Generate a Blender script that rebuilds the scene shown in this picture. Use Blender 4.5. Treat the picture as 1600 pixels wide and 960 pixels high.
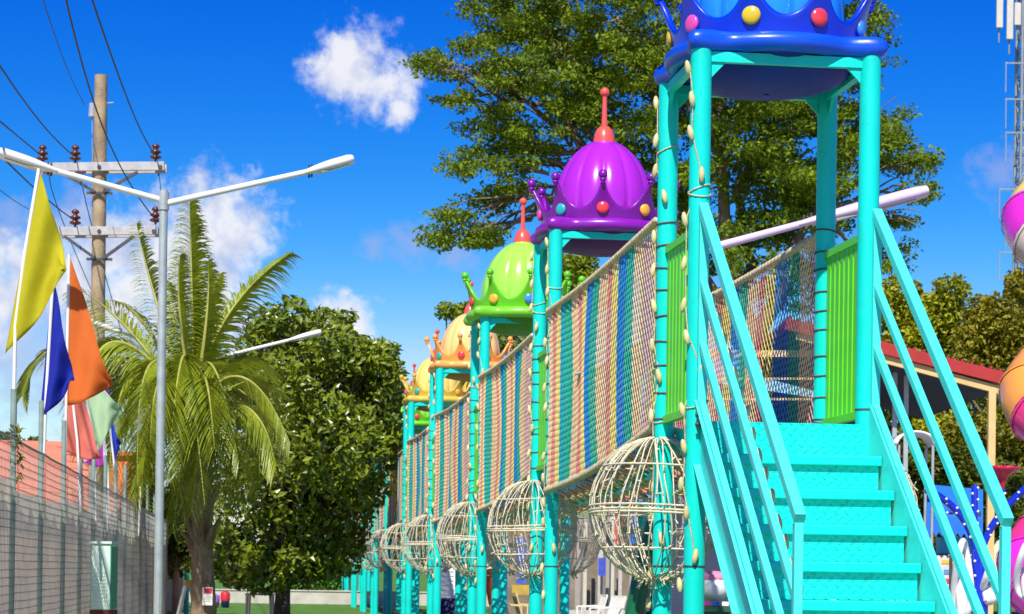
import bpy, math, random
import numpy as np
from mathutils import Vector, Matrix

random.seed(7)
RNG = np.random.default_rng(11)
PI = math.pi
R = math.radians
scene = bpy.context.scene
COL = scene.collection
for o_ in list(bpy.data.objects):
    bpy.data.objects.remove(o_)

# ------------------------------------------------------------------ camera
FPX = 3600.0            # focal length in photograph pixels (1600 wide)
CAMH = 1.36             # eye height
ROLL = R(0.8)
cam_d = bpy.data.cameras.new('camera')
cam = bpy.data.objects.new('camera', cam_d)
COL.objects.link(cam)
cam_d.sensor_fit = 'HORIZONTAL'
cam_d.sensor_width = 36.0
cam_d.lens = 36.0 * FPX / 1600.0
cam_d.shift_y = (890 - 480) / 1600.0
cam_d.clip_start = 0.1
cam_d.clip_end = 6000
cam_d.dof.use_dof = True
cam_d.dof.focus_distance = 15.5
cam_d.dof.aperture_fstop = 9.0
cam.location = (0, 0, CAMH)
cam.rotation_euler = (Matrix.Rotation(PI / 2, 3, 'X') @ Matrix.Rotation(ROLL, 3, 'Z')).to_euler()
scene.camera = cam
scene.render.resolution_x = 1024
scene.render.resolution_y = 614


def P(px, py, D):
    """point of the place seen at a photograph pixel, D metres in front of the camera"""
    u = px - 800.0
    v = 890.0 - py
    c, s = math.cos(ROLL), math.sin(ROLL)
    return Vector(((u * c - v * s) / FPX * D, D, CAMH + (u * s + v * c) / FPX * D))


# ------------------------------------------------------------------ world, sun, exposure
SUN_EL, SUN_AZ = R(48), R(10)      # azimuth: to the left of straight behind the camera
to_sun = Vector((-math.sin(SUN_AZ) * math.cos(SUN_EL), -math.cos(SUN_AZ) * math.cos(SUN_EL), math.sin(SUN_EL)))
sun_d = bpy.data.lights.new('sun', 'SUN')
sun_d.energy = 5.0
sun_d.angle = R(0.53)
sun_d.color = (1.0, 0.955, 0.87)
sun = bpy.data.objects.new('sun', sun_d)
COL.objects.link(sun)
sun.location = (-20, -20, 40)
sun.rotation_euler = to_sun.to_track_quat('Z', 'Y').to_euler()

scene.view_settings.view_transform = 'Standard'
scene.view_settings.look = 'None'
scene.view_settings.exposure = 0.22
scene.view_settings.gamma = 1.0
scene.view_settings.use_curve_mapping = False

world = bpy.data.worlds.new('World')
scene.world = world
world.use_nodes = True
wt = world.node_tree
wt.nodes.clear()


def wn(t, **kw):
    n = wt.nodes.new(t)
    for k, v in kw.items():
        setattr(n, k, v)
    return n


def wmath(op, a, b=None, clamp=False):
    n = wn('ShaderNodeMath', operation=op, use_clamp=clamp)
    for i, x in enumerate((a, b)):
        if x is None:
            continue
        if isinstance(x, (int, float)):
            n.inputs[i].default_value = x
        else:
            wt.links.new(x, n.inputs[i])
    return n.outputs[0]


sky = wn('ShaderNodeTexSky', sky_type='NISHITA')
sky.sun_disc = False
sky.sun_elevation = SUN_EL
sky.sun_rotation = math.atan2(to_sun.x, to_sun.y) % (2 * PI)
sky.air_density = 1.0
sky.dust_density = 0.25
sky.ozone_density = 2.6
sat = wn('ShaderNodeHueSaturation')
sat.inputs['Hue'].default_value = 0.492
sat.inputs['Saturation'].default_value = 1.42
sat.inputs['Value'].default_value = 1.1
wt.links.new(sky.outputs[0], sat.inputs['Color'])
# deep polarised blue, the same grading for the whole sky
sep = wn('ShaderNodeSeparateColor')
wt.links.new(sat.outputs[0], sep.inputs[0])
K_ = 0.127
ch_r = wmath('MULTIPLY', wmath('POWER', wmath('MULTIPLY', sep.outputs[0], K_), 3.0), 3.4 / K_)
ch_g = wmath('MULTIPLY', wmath('POWER', wmath('MULTIPLY', sep.outputs[1], K_), 2.0), 0.92 / K_)
ch_r = wmath('MINIMUM', ch_r, wmath('MULTIPLY', sep.outputs[0], 0.9))
ch_g = wmath('MINIMUM', ch_g, wmath('MULTIPLY', sep.outputs[1], 0.95))
comb = wn('ShaderNodeCombineColor')
for i_, c_ in enumerate((ch_r, ch_g, wmath('MULTIPLY', sep.outputs[2], 1.06))):
    wt.links.new(c_, comb.inputs[i_])

tc = wn('ShaderNodeTexCoord')
nz = wn('ShaderNodeTexNoise')
nz.inputs['Scale'].default_value = 95
nz.inputs['Detail'].default_value = 7
nz.inputs['Roughness'].default_value = 0.62
wt.links.new(tc.outputs['Generated'], nz.inputs['Vector'])
nz2 = wn('ShaderNodeTexNoise')
nz2.inputs['Scale'].default_value = 60
nz2.inputs['Detail'].default_value = 5
wt.links.new(tc.outputs['Generated'], nz2.inputs['Vector'])


def sky_dir(px, py):
    return (P(px, py, 100.0) - Vector((0, 0, CAMH))).normalized()


def cloud_field(blobs):
    out = None
    for (d, r) in blobs:
        n = wn('ShaderNodeVectorMath', operation='DISTANCE')
        wt.links.new(tc.outputs['Generated'], n.inputs[0])
        n.inputs[1].default_value = d
        f = wmath('SUBTRACT', 1.0, wmath('DIVIDE', n.outputs['Value'], r))
        out = f if out is None else wmath('MAXIMUM', out, f)
    return out


bright = [(560, 108, 84), (520, 112, 62), (600, 128, 72), (545, 90, 60), (622, 172, 34),
          (330, 345, 105), (372, 352, 78), (300, 392, 110), (235, 425, 150), (335, 440, 95), (396, 352, 42), (290, 470, 120), (340, 490, 90),
          (537, 497, 56), (512, 490, 36), (553, 515, 38),
          (110, 430, 105), (170, 400, 80), (40, 425, 80), (190, 480, 110), (15, 470, 85)]
faint = [(1556, 262, 62), (1585, 250, 50), (60, 560, 170), (160, 610, 160), (20, 350, 70), (110, 330, 60), (250, 560, 130),
         (640, 378, 52), (585, 378, 34), (470, 600, 90), (715, 395, 40)]
bl = [(sky_dir(x, y), r / FPX) for x, y, r in bright]
fl = [(sky_dir(x, y), r / FPX) for x, y, r in faint]
rr = random.Random(5)
for k in range(5):          # fair-weather clouds all the way round
    az, el = R(rr.uniform(25, 335)), R(rr.uniform(3, 24))
    for j in range(2):
        d = Vector((math.sin(az + rr.uniform(-.04, .04)) * math.cos(el), math.cos(az) * math.cos(el), math.sin(el + rr.uniform(-.012, .012)))).normalized()
        bl.append((d, rr.uniform(.02, .045)))


def cloud_mask(field, lo, hi, k):
    x = wmath('ADD', field, wmath('MULTIPLY', wmath('SUBTRACT', nz.outputs[0], 0.5), k))
    m = wn('ShaderNodeMapRange', interpolation_type='SMOOTHSTEP')
    m.inputs['From Min'].default_value = lo
    m.inputs['From Max'].default_value = hi
    wt.links.new(x, m.inputs['Value'])
    return m.outputs[0]


mb_ = wmath('MULTIPLY', cloud_mask(cloud_field(bl), -0.02, 0.85, 1.9), 0.97)
mf_ = wmath('MULTIPLY', cloud_mask(cloud_field(fl), 0.05, 1.0, 2.2), 0.5)
cr = wn('ShaderNodeValToRGB')
cr.color_ramp.elements[0].position = 0.36
cr.color_ramp.elements[0].color = (4.6, 5.2, 7.2, 1)
cr.color_ramp.elements[1].position = 0.56
cr.color_ramp.elements[1].color = (7.6, 7.7, 8.2, 1)
wt.links.new(nz2.outputs[0], cr.inputs[0])
mixf = wn('ShaderNodeMix', data_type='RGBA')
wt.links.new(mf_, mixf.inputs['Factor'])
wt.links.new(comb.outputs[0], mixf.inputs['A'])
mixf.inputs['B'].default_value = (3.6, 4.0, 6.6, 1)
mixb = wn('ShaderNodeMix', data_type='RGBA')
wt.links.new(mb_, mixb.inputs['Factor'])
wt.links.new(mixf.outputs['Result'], mixb.inputs['A'])
wt.links.new(cr.outputs[0], mixb.inputs['B'])
bg = wn('ShaderNodeBackground')
bg.inputs['Strength'].default_value = 0.1
wt.links.new(mixb.outputs['Result'], bg.inputs['Color'])
wo = wn('ShaderNodeOutputWorld')
wt.links.new(bg.outputs[0], wo.inputs['Surface'])

# ------------------------------------------------------------------ materials
MATS = {}


def mat(name, col, rough=0.5, var=0.12, scale=6.0, bump=0.0, bscale=40.0, dirt=0.0, metallic=0.0, spec=0.5, transl=0.0, coat=0.0, chips=0.0):
    """procedural paint / plastic / wood: two-tone noise, optional grime and fine relief"""
    if name in MATS:
        return MATS[name]
    m = bpy.data.materials.new(name)
    MATS[name] = m
    m.use_nodes = True
    t = m.node_tree
    b = t.nodes['Principled BSDF']
    b.inputs['Roughness'].default_value = rough
    b.inputs['Metallic'].default_value = metallic
    b.inputs['Specular IOR Level'].default_value = spec
    b.inputs['Coat Weight'].default_value = coat
    b.inputs['Coat Roughness'].default_value = 0.12
    co = t.nodes.new('ShaderNodeTexCoord')
    n = t.nodes.new('ShaderNodeTexNoise')
    n.inputs['Scale'].default_value = scale
    n.inputs['Detail'].default_value = 6
    t.links.new(co.outputs['Object'], n.inputs['Vector'])
    mx = t.nodes.new('ShaderNodeMix')
    mx.data_type = 'RGBA'
    c = list(col)[:3]
    mx.inputs['A'].default_value = [max(0, x * (1 - var)) for x in c] + [1]
    mx.inputs['B'].default_value = [min(1, x * (1 + var)) for x in c] + [1]
    rg = t.nodes.new('ShaderNodeMapRange')
    rg.inputs['From Min'].default_value = 0.3
    rg.inputs['From Max'].default_value = 0.7
    t.links.new(n.outputs[0], rg.inputs['Value'])
    t.links.new(rg.outputs[0], mx.inputs['Factor'])
    out = mx.outputs['Result']
    if dirt > 0:
        n2 = t.nodes.new('ShaderNodeTexNoise')
        n2.inputs['Scale'].default_value = scale * 2.3
        n2.inputs['Detail'].default_value = 9
        n2.inputs['Roughness'].default_value = 0.7
        t.links.new(co.outputs['Object'], n2.inputs['Vector'])
        r2 = t.nodes.new('ShaderNodeMapRange')
        r2.inputs['From Min'].default_value = 0.54
        r2.inputs['From Max'].default_value = 0.75
        r2.inputs['To Max'].default_value = dirt
        t.links.new(n2.outputs[0], r2.inputs['Value'])
        m2 = t.nodes.new('ShaderNodeMix')
        m2.data_type = 'RGBA'
        t.links.new(r2.outputs[0], m2.inputs['Factor'])
        t.links.new(out, m2.inputs['A'])
        m2.inputs['B'].default_value = (c[0] * .3 + .03, c[1] * .3 + .028, c[2] * .3 + .022, 1)
        out = m2.outputs['Result']
        r3 = t.nodes.new('ShaderNodeMapRange')
        r3.inputs['To Min'].default_value = rough * .8
        r3.inputs['To Max'].default_value = min(1, rough * 1.35)
        t.links.new(n2.outputs[0], r3.inputs['Value'])
        t.links.new(r3.outputs[0], b.inputs['Roughness'])
    if chips > 0:      # little rust-brown chips and scratches in the paint
        n4 = t.nodes.new('ShaderNodeTexNoise')
        n4.inputs['Scale'].default_value = 34
        n4.inputs['Detail'].default_value = 7
        n4.inputs['Roughness'].default_value = 0.8
        t.links.new(co.outputs['Object'], n4.inputs['Vector'])
        r4 = t.nodes.new('ShaderNodeMapRange')
        r4.inputs['From Min'].default_value = 0.635
        r4.inputs['From Max'].default_value = 0.68
        r4.inputs['To Max'].default_value = chips
        t.links.new(n4.outputs[0], r4.inputs['Value'])
        m4 = t.nodes.new('ShaderNodeMix')
        m4.data_type = 'RGBA'
        t.links.new(r4.outputs[0], m4.inputs['Factor'])
        t.links.new(out, m4.inputs['A'])
        m4.inputs['B'].default_value = (.10, .07, .05, 1)
        out = m4.outputs['Result']
    t.links.new(out, b.inputs['Base Color'])
    if bump > 0:
        n3 = t.nodes.new('ShaderNodeTexNoise')
        n3.inputs['Scale'].default_value = bscale
        n3.inputs['Detail'].default_value = 4
        t.links.new(co.outputs['Object'], n3.inputs['Vector'])
        bp = t.nodes.new('ShaderNodeBump')
        bp.inputs['Strength'].default_value = bump
        bp.inputs['Distance'].default_value = 0.02
        t.links.new(n3.outputs[0], bp.inputs['Height'])
        t.links.new(bp.outputs[0], b.inputs['Normal'])
    if transl > 0:
        tr = t.nodes.new('ShaderNodeBsdfTranslucent')
        t.links.new(out, tr.inputs['Color'])
        ms = t.nodes.new('ShaderNodeMixShader')
        ms.inputs[0].default_value = transl
        t.links.new(b.outputs[0], ms.inputs[1])
        t.links.new(tr.outputs[0], ms.inputs[2])
        t.links.new(ms.outputs[0], t.nodes['Material Output'].inputs['Surface'])
    return m


def leaf_mat(name, dark, light, rough=0.35, scale=0.8, transl=0.25, spec=0.5, fine=5.0):
    m = mat(name, light, rough, 0, 1, transl=transl, spec=spec)
    t = m.node_tree
    mx = [n for n in t.nodes if n.bl_idname == 'ShaderNodeMix'][0]
    mx.inputs['A'].default_value = (*dark, 1)
    mx.inputs['B'].default_value = (*light, 1)
    n = [n for n in t.nodes if n.bl_idname == 'ShaderNodeTexNoise'][0]
    n.inputs['Scale'].default_value = fine
    n.inputs['Detail'].default_value = 8
    n.inputs['Roughness'].default_value = 0.75
    return m


CYAN = mat('cyan_paint', (0.002, 0.68, 0.58), 0.4, 0.10, 2.2, 0.08, 60, dirt=0.28, chips=.5, spec=.35)
CYANR = mat('cyan_rail_paint', (0.07, 0.74, 0.66), 0.42, 0.08, 4, 0.12, 80, dirt=0.26, chips=.6, spec=.35)
GREENP = mat('green_barrier_paint', (0.13, 0.70, 0.008), 0.42, 0.08, 4, dirt=0.12)
ROPE = mat('cream_rope', (0.72, 0.58, 0.34), 0.85, 0.25, 30, 0.6, 160)
ROPEW = mat('white_rope', (0.76, 0.66, 0.47), 0.85, 0.22, 25, 0.5, 160)
CORD = mat('dark_lashing_cord', (0.14, 0.07, 0.09), 0.8, 0.2, 30)
BULB = mat('cream_bulb', (0.70, 0.58, 0.28), 0.35, 0.15, 40)
STEEL = mat('galvanised_steel', (0.42, 0.47, 0.45), 0.45, 0.12, 9, metallic=0.3, dirt=0.2)
WHITEM = mat('white_enamel', (0.80, 0.80, 0.78), 0.35, 0.05, 5, dirt=0.12)
WHITEP = mat('white_plastic', (0.80, 0.77, 0.70), 0.4, 0.06, 5, dirt=0.15)
TAN = mat('tan_plastic', (0.66, 0.50, 0.22), 0.45, 0.1, 5)
WOODPOLE = mat('weathered_pole_wood', (0.36, 0.27, 0.16), 0.9, 0.3, 3, 0.7, 30, dirt=0.5)
ARMW = mat('grey_crossarm', (0.46, 0.45, 0.44), 0.8, 0.15, 6, dirt=0.2)
DARKM = mat('dark_metal', (0.06, 0.06, 0.07), 0.5, 0.2, 8)
INSUL = mat('brown_porcelain', (0.11, 0.03, 0.02), 0.25, 0.2, 20)
WIRE = mat('black_cable', (0.012, 0.014, 0.02), 0.6, 0.1, 4)
CONC = mat('concrete', (0.52, 0.48, 0.40), 0.9, 0.15, 2.5, 0.4, 20, dirt=0.3)
CORAL = mat('coral_plastic', (0.86, 0.10, 0.07), 0.28, 0.08, 8)
BARKD = mat('dark_bark', (0.10, 0.075, 0.05), 0.95, 0.35, 5, 0.9, 18, dirt=0.3)


# ------------------------------------------------------------------ mesh helpers
class MB:
    def __init__(s):
        s.v, s.f, s.sm, s.mi = [], [], [], []

    def add(s, vs, fs, smooth=False, mi=0):
        b = len(s.v)
        s.v += [tuple(x) for x in vs]
        for f in fs:
            s.f.append(tuple(i + b for i in f))
            s.sm.append(smooth)
            s.mi.append(mi)

    def box(s, c, size, rot=None, mi=0):
        c = Vector(c)
        h = Vector(size) / 2
        vs = []
        for sx, sy, sz in ((-1, -1, -1), (1, -1, -1), (1, 1, -1), (-1, 1, -1), (-1, -1, 1), (1, -1, 1), (1, 1, 1), (-1, 1, 1)):
            p = Vector((sx * h.x, sy * h.y, sz * h.z))
            if rot is not None:
                p = rot @ p
            vs.append(c + p)
        s.add(vs, [(0, 3, 2, 1), (4, 5, 6, 7), (0, 1, 5, 4), (1, 2, 6, 5), (2, 3, 7, 6), (3, 0, 4, 7)], mi=mi)

    def bar(s, p0, p1, w, h, up=(0, 0, 1), mi=0):
        """rectangular bar: w sideways, h along up"""
        p0, p1 = Vector(p0), Vector(p1)
        d = p1 - p0
        y = d.normalized()
        x = y.cross(Vector(up))
        if x.length < 1e-4:
            x = y.cross(Vector((1, 0, 0)))
        x.normalize()
        z = x.cross(y)
        s.box((p0 + p1) / 2, (w, d.length, h), Matrix((x, y, z)).transposed(), mi)

    def tube(s, path, rad, n=8, cap=True, smooth=True, mi=0, sq=1.0):
        path = [Vector(p) for p in path]
        m = len(path)
        if not hasattr(rad, '__len__'):
            rad = [rad] * m
        vs, fs = [], []
        prev = None
        for i, p in enumerate(path):
            t = (path[min(i + 1, m - 1)] - path[max(i - 1, 0)]).normalized()
            if prev is None:
                a = Vector((0, 0, 1)) if abs(t.z) < .9 else Vector((1, 0, 0))
                x = t.cross(a).normalized()
            else:
                x = (prev - t * prev.dot(t)).normalized()
            prev = x
            y = t.cross(x)
            for k in range(n):
                a = 2 * PI * k / n
                vs.append(p + (x * math.cos(a) + y * math.sin(a) * sq) * rad[i])
        for i in range(m - 1):
            for k in range(n):
                k2 = (k + 1) % n
                fs.append((i * n + k, i * n + k2, (i + 1) * n + k2, (i + 1) * n + k))
        s.add(vs, fs, smooth, mi)
        if cap:
            s.add(vs[:n], [tuple(range(n))[::-1]], False, mi)
            s.add(vs[-n:], [tuple(range(n))], False, mi)

    def lathe(s, prof, n=24, c=(0, 0, 0), fn=None, smooth=True, mi=0, closed=False):
        """prof: (r, z) list; fn(phi, r, z) -> r"""
        c = Vector(c)
        vs, fs = [], []
        for (r, z) in prof:
            for k in range(n):
                a = 2 * PI * k / n
                q = fn(a, r, z) if fn else r
                vs.append(c + Vector((q * math.cos(a), q * math.sin(a), z)))
        m = len(prof)
        for i in range(m - 1):
            for k in range(n):
                k2 = (k + 1) % n
                fs.append((i * n + k, i * n + k2, (i + 1) * n + k2, (i + 1) * n + k))
        s.add(vs, fs, smooth, mi)

    def ball(s, c, r, n=12, m=8, sc=(1, 1, 1), mi=0):
        c = Vector(c)
        vs = [c + Vector((0, 0, -r * sc[2]))]
        fs = []
        for i in range(1, m):
            th = PI * i / m
            for k in range(n):
                a = 2 * PI * k / n
                vs.append(c + Vector((r * sc[0] * math.sin(th) * math.cos(a), r * sc[1] * math.sin(th) * math.sin(a), -r * sc[2] * math.cos(th))))
        vs.append(c + Vector((0, 0, r * sc[2])))
        for k in range(n):
            fs.append((0, 1 + (k + 1) % n, 1 + k))
        for i in range(m - 2):
            for k in range(n):
                k2 = (k + 1) % n
                fs.append((1 + i * n + k, 1 + i * n + k2, 1 + (i + 1) * n + k2, 1 + (i + 1) * n + k))
        l = len(vs) - 1
        b = 1 + (m - 2) * n
        for k in range(n):
            fs.append((b + k, b + (k + 1) % n, l))
        s.add(vs, fs, True, mi)

    def mesh(s, name, mats):
        me = bpy.data.meshes.new(name)
        me.from_pydata(s.v, [], s.f)
        me.polygons.foreach_set('use_smooth', s.sm)
        if not isinstance(mats, (list, tuple)):
            mats = [mats]
        for m in mats:
            me.materials.append(m)
        if len(mats) > 1:
            me.polygons.foreach_set('material_index', s.mi)
        me.update()
        return me

    def build(s, name, mats, parent=None, bevel=0):
        o = bpy.data.objects.new(name, s.mesh(name, mats))
        COL.objects.link(o)
        if parent is not None:
            o.parent = parent
        if bevel:
            b = o.modifiers.new('bevel', 'BEVEL')
            b.width = bevel
            b.segments = 2
            b.limit_method = 'ANGLE'
        return o


def inst(name, me, parent=None, loc=(0, 0, 0), rz=0.0, rot=None, scale=None):
    o = bpy.data.objects.new(name, me)
    COL.objects.link(o)
    if parent is not None:
        o.parent = parent
    o.location = loc
    o.rotation_euler = rot if rot is not None else (0, 0, rz)
    if scale is not None:
        o.scale = scale
    return o


def tag(o, label=None, cat=None, group=None, kind=None):
    if label:
        o['label'] = label
    if cat:
        o['category'] = cat
    if group:
        o['group'] = group
    if kind:
        o['kind'] = kind
    return o


def thing(name, label, cat, loc=(0, 0, 0), rz=0.0, group=None):
    o = bpy.data.objects.new(name, None)
    o.empty_display_size = 0.2
    COL.objects.link(o)
    o.location = loc
    o.rotation_euler = (0, 0, rz)
    return tag(o, label, cat, group)


def bez(p0, p1, p2, n):
    p0, p1, p2 = Vector(p0), Vector(p1), Vector(p2)
    return [p0 * (1 - t) ** 2 + p1 * 2 * t * (1 - t) + p2 * t * t for t in [i / n for i in range(n + 1)]]


def np_mesh(name, verts, quads, mats, midx=None, smooth=False):
    me = bpy.data.meshes.new(name)
    nv, nq = len(verts), len(quads)
    me.vertices.add(nv)
    me.vertices.foreach_set('co', np.asarray(verts, dtype=np.float32).ravel())
    me.loops.add(nq * 4)
    me.loops.foreach_set('vertex_index', np.asarray(quads, dtype=np.int32).ravel())
    me.polygons.add(nq)
    me.polygons.foreach_set('loop_start', np.arange(0, nq * 4, 4, dtype=np.int32))
    if not isinstance(mats, (list, tuple)):
        mats = [mats]
    for m in mats:
        me.materials.append(m)
    if midx is not None:
        me.polygons.foreach_set('material_index', np.asarray(midx, dtype=np.int32))
    me.polygons.foreach_set('use_smooth', np.full(nq, smooth))
    me.update(calc_edges=True)
    me.validate()
    return me


def leaves(pos, size, aspect, up=0.5, nrm=None, jitter=0.35, rng=RNG):
    """n folded leaf blades (two quads each) -> verts, quads"""
    n = len(pos)
    nv = rng.normal(size=(n, 3))
    nv /= np.linalg.norm(nv, axis=1)[:, None]
    if nrm is not None:
        nv = nv * (1 - up) + nrm * up
    else:
        nv[:, 2] += up * 2
    nv /= np.linalg.norm(nv, axis=1)[:, None]
    a = rng.normal(size=(n, 3))
    a -= nv * (a * nv).sum(1)[:, None]
    a /= np.linalg.norm(a, axis=1)[:, None]
    b = np.cross(nv, a)
    L = size * (1 + jitter * rng.uniform(-1, 1, n))[:, None]
    W = L * aspect
    p0 = pos - a * L * .5
    p1 = pos + a * L * .5 - nv * L * .12
    m0 = pos + nv * L * .02
    q0 = pos + b * W * .5 + nv * W * .22 - a * L * .05
    q1 = pos - b * W * .5 + nv * W * .22 - a * L * .05
    v = np.stack([p0, q0, p1, m0, q1], 1).reshape(-1, 3)
    i = np.arange(n)[:, None] * 5
    q = np.concatenate([i + np.array([[0, 1, 2, 3]]), i + np.array([[0, 3, 2, 4]])], 1).reshape(-1, 4)
    return v, q


# ================================================================== GROUND
TURF = mat('lawn_green', (0.08, 0.20, 0.010), 0.95, 0.35, 1.2, 0.8, 60)
g = MB()
g.add([(-600, -60, 0), (600, -60, 0), (600, 2500, 0), (-600, 2500, 0)], [(0, 1, 2, 3)])
tag(g.build('ground', TURF), kind='structure')
PAVE = mat('pale_paving', (0.26, 0.24, 0.21), 0.9, 0.12, 1.5, 0.3, 30, dirt=0.25)
g = MB()
g.add([(3.2, -30, .004), (40, -30, .004), (40, 60, .004), (-1.6, 60, .004), (1.2, 24, .004)], [(0, 1, 2, 3, 4)])
tag(g.build('paved_yard', PAVE), kind='structure')
g = MB()
g.add([(-40, 8, .006), (-3.4, 8, .006), (-6.6, 62, .006), (-40, 62, .006)], [(0, 1, 2, 3)])
tag(g.build('dirt_yard', mat('pale_dirt', (.50, .40, .27), .95, .25, .5, .3, 8, dirt=.25)), kind='structure')
# low concrete wall at the end of the lawn
w = MB()
a, b = P(225, 950, 83), P(900, 950, 83)
w.box(((a.x + b.x) / 2, 83, .23), (b.x - a.x, .3, .46))
w.box(((a.x + b.x) / 2, 83, .485), (b.x - a.x + .1, .38, .05))
tag(w.build('low_wall', CONC, bevel=.02), 'low pale concrete wall closing the far end of the lawn', 'wall')

# ================================================================== CROWNED TOWERS
TW, TD = 1.12, 1.05           # post spacing, across and along the row
YAW = R(7.5)
DECK = 2.33
RIMZ = 4.72
D0, DS = 14.8, 14.8 * 0.535
FLPX = [1084.6, 861, 752.5, 683, 639, 609, 587.5, 570, 555, 543, 533.5, 525.5]
N_T = len(FLPX)
T_D = [D0 + DS * i for i in range(N_T)]
T_P = [Vector(((x - 800) / FPX * d, d, 0)) for x, d in zip(FLPX, T_D)]


def tloc(i, x, y, z=0.0):
    """tower-local point to the world"""
    return T_P[i] + Matrix.Rotation(YAW, 3, 'Z') @ Vector((x, y, z))


PR = 0.068
CROWN_COLS = {
    'blue': ((0.0, 0.035, 0.62), (0.02, 0.27, 0.88)),
    'purple': ((0.20, 0.006, 0.33), (0.43, 0.025, 0.58)),
    'green': ((0.13, 0.55, 0.015), (0.36, 0.80, 0.07)),
    'orange': ((0.88, 0.36, 0.07), (0.90, 0.60, 0.20)),
    'yellow': ((0.66, 0.45, 0.06), (0.88, 0.66, 0.16)),
}
ORDER = ['blue', 'purple', 'green', 'orange', 'yellow', 'green', 'purple', 'orange', 'blue', 'yellow', 'purple', 'green']
for k, (c1, c2) in CROWN_COLS.items():
    mat('crown_' + k, c1, 0.28, 0.05, 5, dirt=0.08, coat=0.1)
    mat('rim_' + k, [x_ * .8 + y_ * .2 for x_, y_ in zip(c1, c2)], 0.3, 0.05, 5, dirt=0.08)  # lighter crown tint: light from above put into the rim colour
    mat('dome_' + k, c2, 0.2, 0.05, 4, dirt=0.05, coat=0.5)
GEMC = [mat('gem_teal', (0.03, 0.42, 0.45), .25), mat('gem_red', (0.80, 0.05, 0.07), .25), mat('gem_orange', (0.85, 0.42, 0.04), .25),
        mat('gem_pink', (0.80, 0.08, 0.38), .25), mat('gem_gold', (0.70, 0.48, 0.03), .25), mat('gem_blue', (0.05, 0.25, 0.70), .25)]

# shared meshes -----------------------------------------------------
m = MB()
m.tube([(0, 0, 0), (0, 0, 1.0), (0, 0, 3.0), (0, 0, RIMZ)], PR, 24)
ME_POST = m.mesh('post', CYAN)
m = MB()
m.tube([(0, 0, 0), (0, 0, .012)], PR + .004, 20)
ME_BAND = m.mesh('clamp_band', DARKM)
m = MB()
m.box((TW / 2, TD / 2, DECK - .04), (TW - .18, TD - .02, .08))
m.box((TW / 2, .02, DECK - .075), (TW - .16, .05, .15))
m.box((TW / 2, TD - .02, DECK - .075), (TW - .16, .05, .15))
ME_DECK = m.mesh('deck', CYAN)


def beam_mesh(L):
    m = MB()
    m.box((L / 2, 0, .01), (L - 2 * PR + .01, .05, .065))
    for s in (0, 1):
        x0 = PR if s == 0 else L - PR
        x1 = x0 + (.15 if s == 0 else -.15)
        m.add([(x0, -.01, .04), (x1, -.01, .04), (x0, -.01, -.12), (x0, .01, .04), (x1, .01, .04), (x0, .01, -.12)],
              [(0, 2, 1), (3, 4, 5), (0, 1, 4, 3), (1, 2, 5, 4), (2, 0, 3, 5)])
    return m.mesh('top_beam', CYAN)


ME_BEAMX, ME_BEAMY = beam_mesh(TW), beam_mesh(TD)
m = MB()
L = TD - 2 * PR
m.box((0, L / 2, 3.56), (.05, L, .05))
ME_BRAIL = m.mesh('side_barrier', GREENP)
m = MB()
m.box((0, L / 2, 2.40), (.05, L, .05))
ME_BRAIL2 = m.mesh('bottom_rail', GREENP)
m = MB()
m.box((0, 0, 2.98), (.022, .078, 1.11))
ME_SLAT = m.mesh('slat', GREENP)

# crown: scalloped band, lobed rim, ribbed dome, finial, knobs, gems
CX, CY = TW / 2, TD / 2
NSP = 9
PA = [math.atan2(sy * TD, sx * TW) for sx in (-1, 1) for sy in (-1, 1)]


def rim_r(a):
    r = 0.675
    for p in PA:
        d = (a - p + PI) % (2 * PI) - PI
        r += 0.20 * math.exp(-(d / R(8.5)) ** 2)
    return r


mc_col = CROWN_COLS


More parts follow.
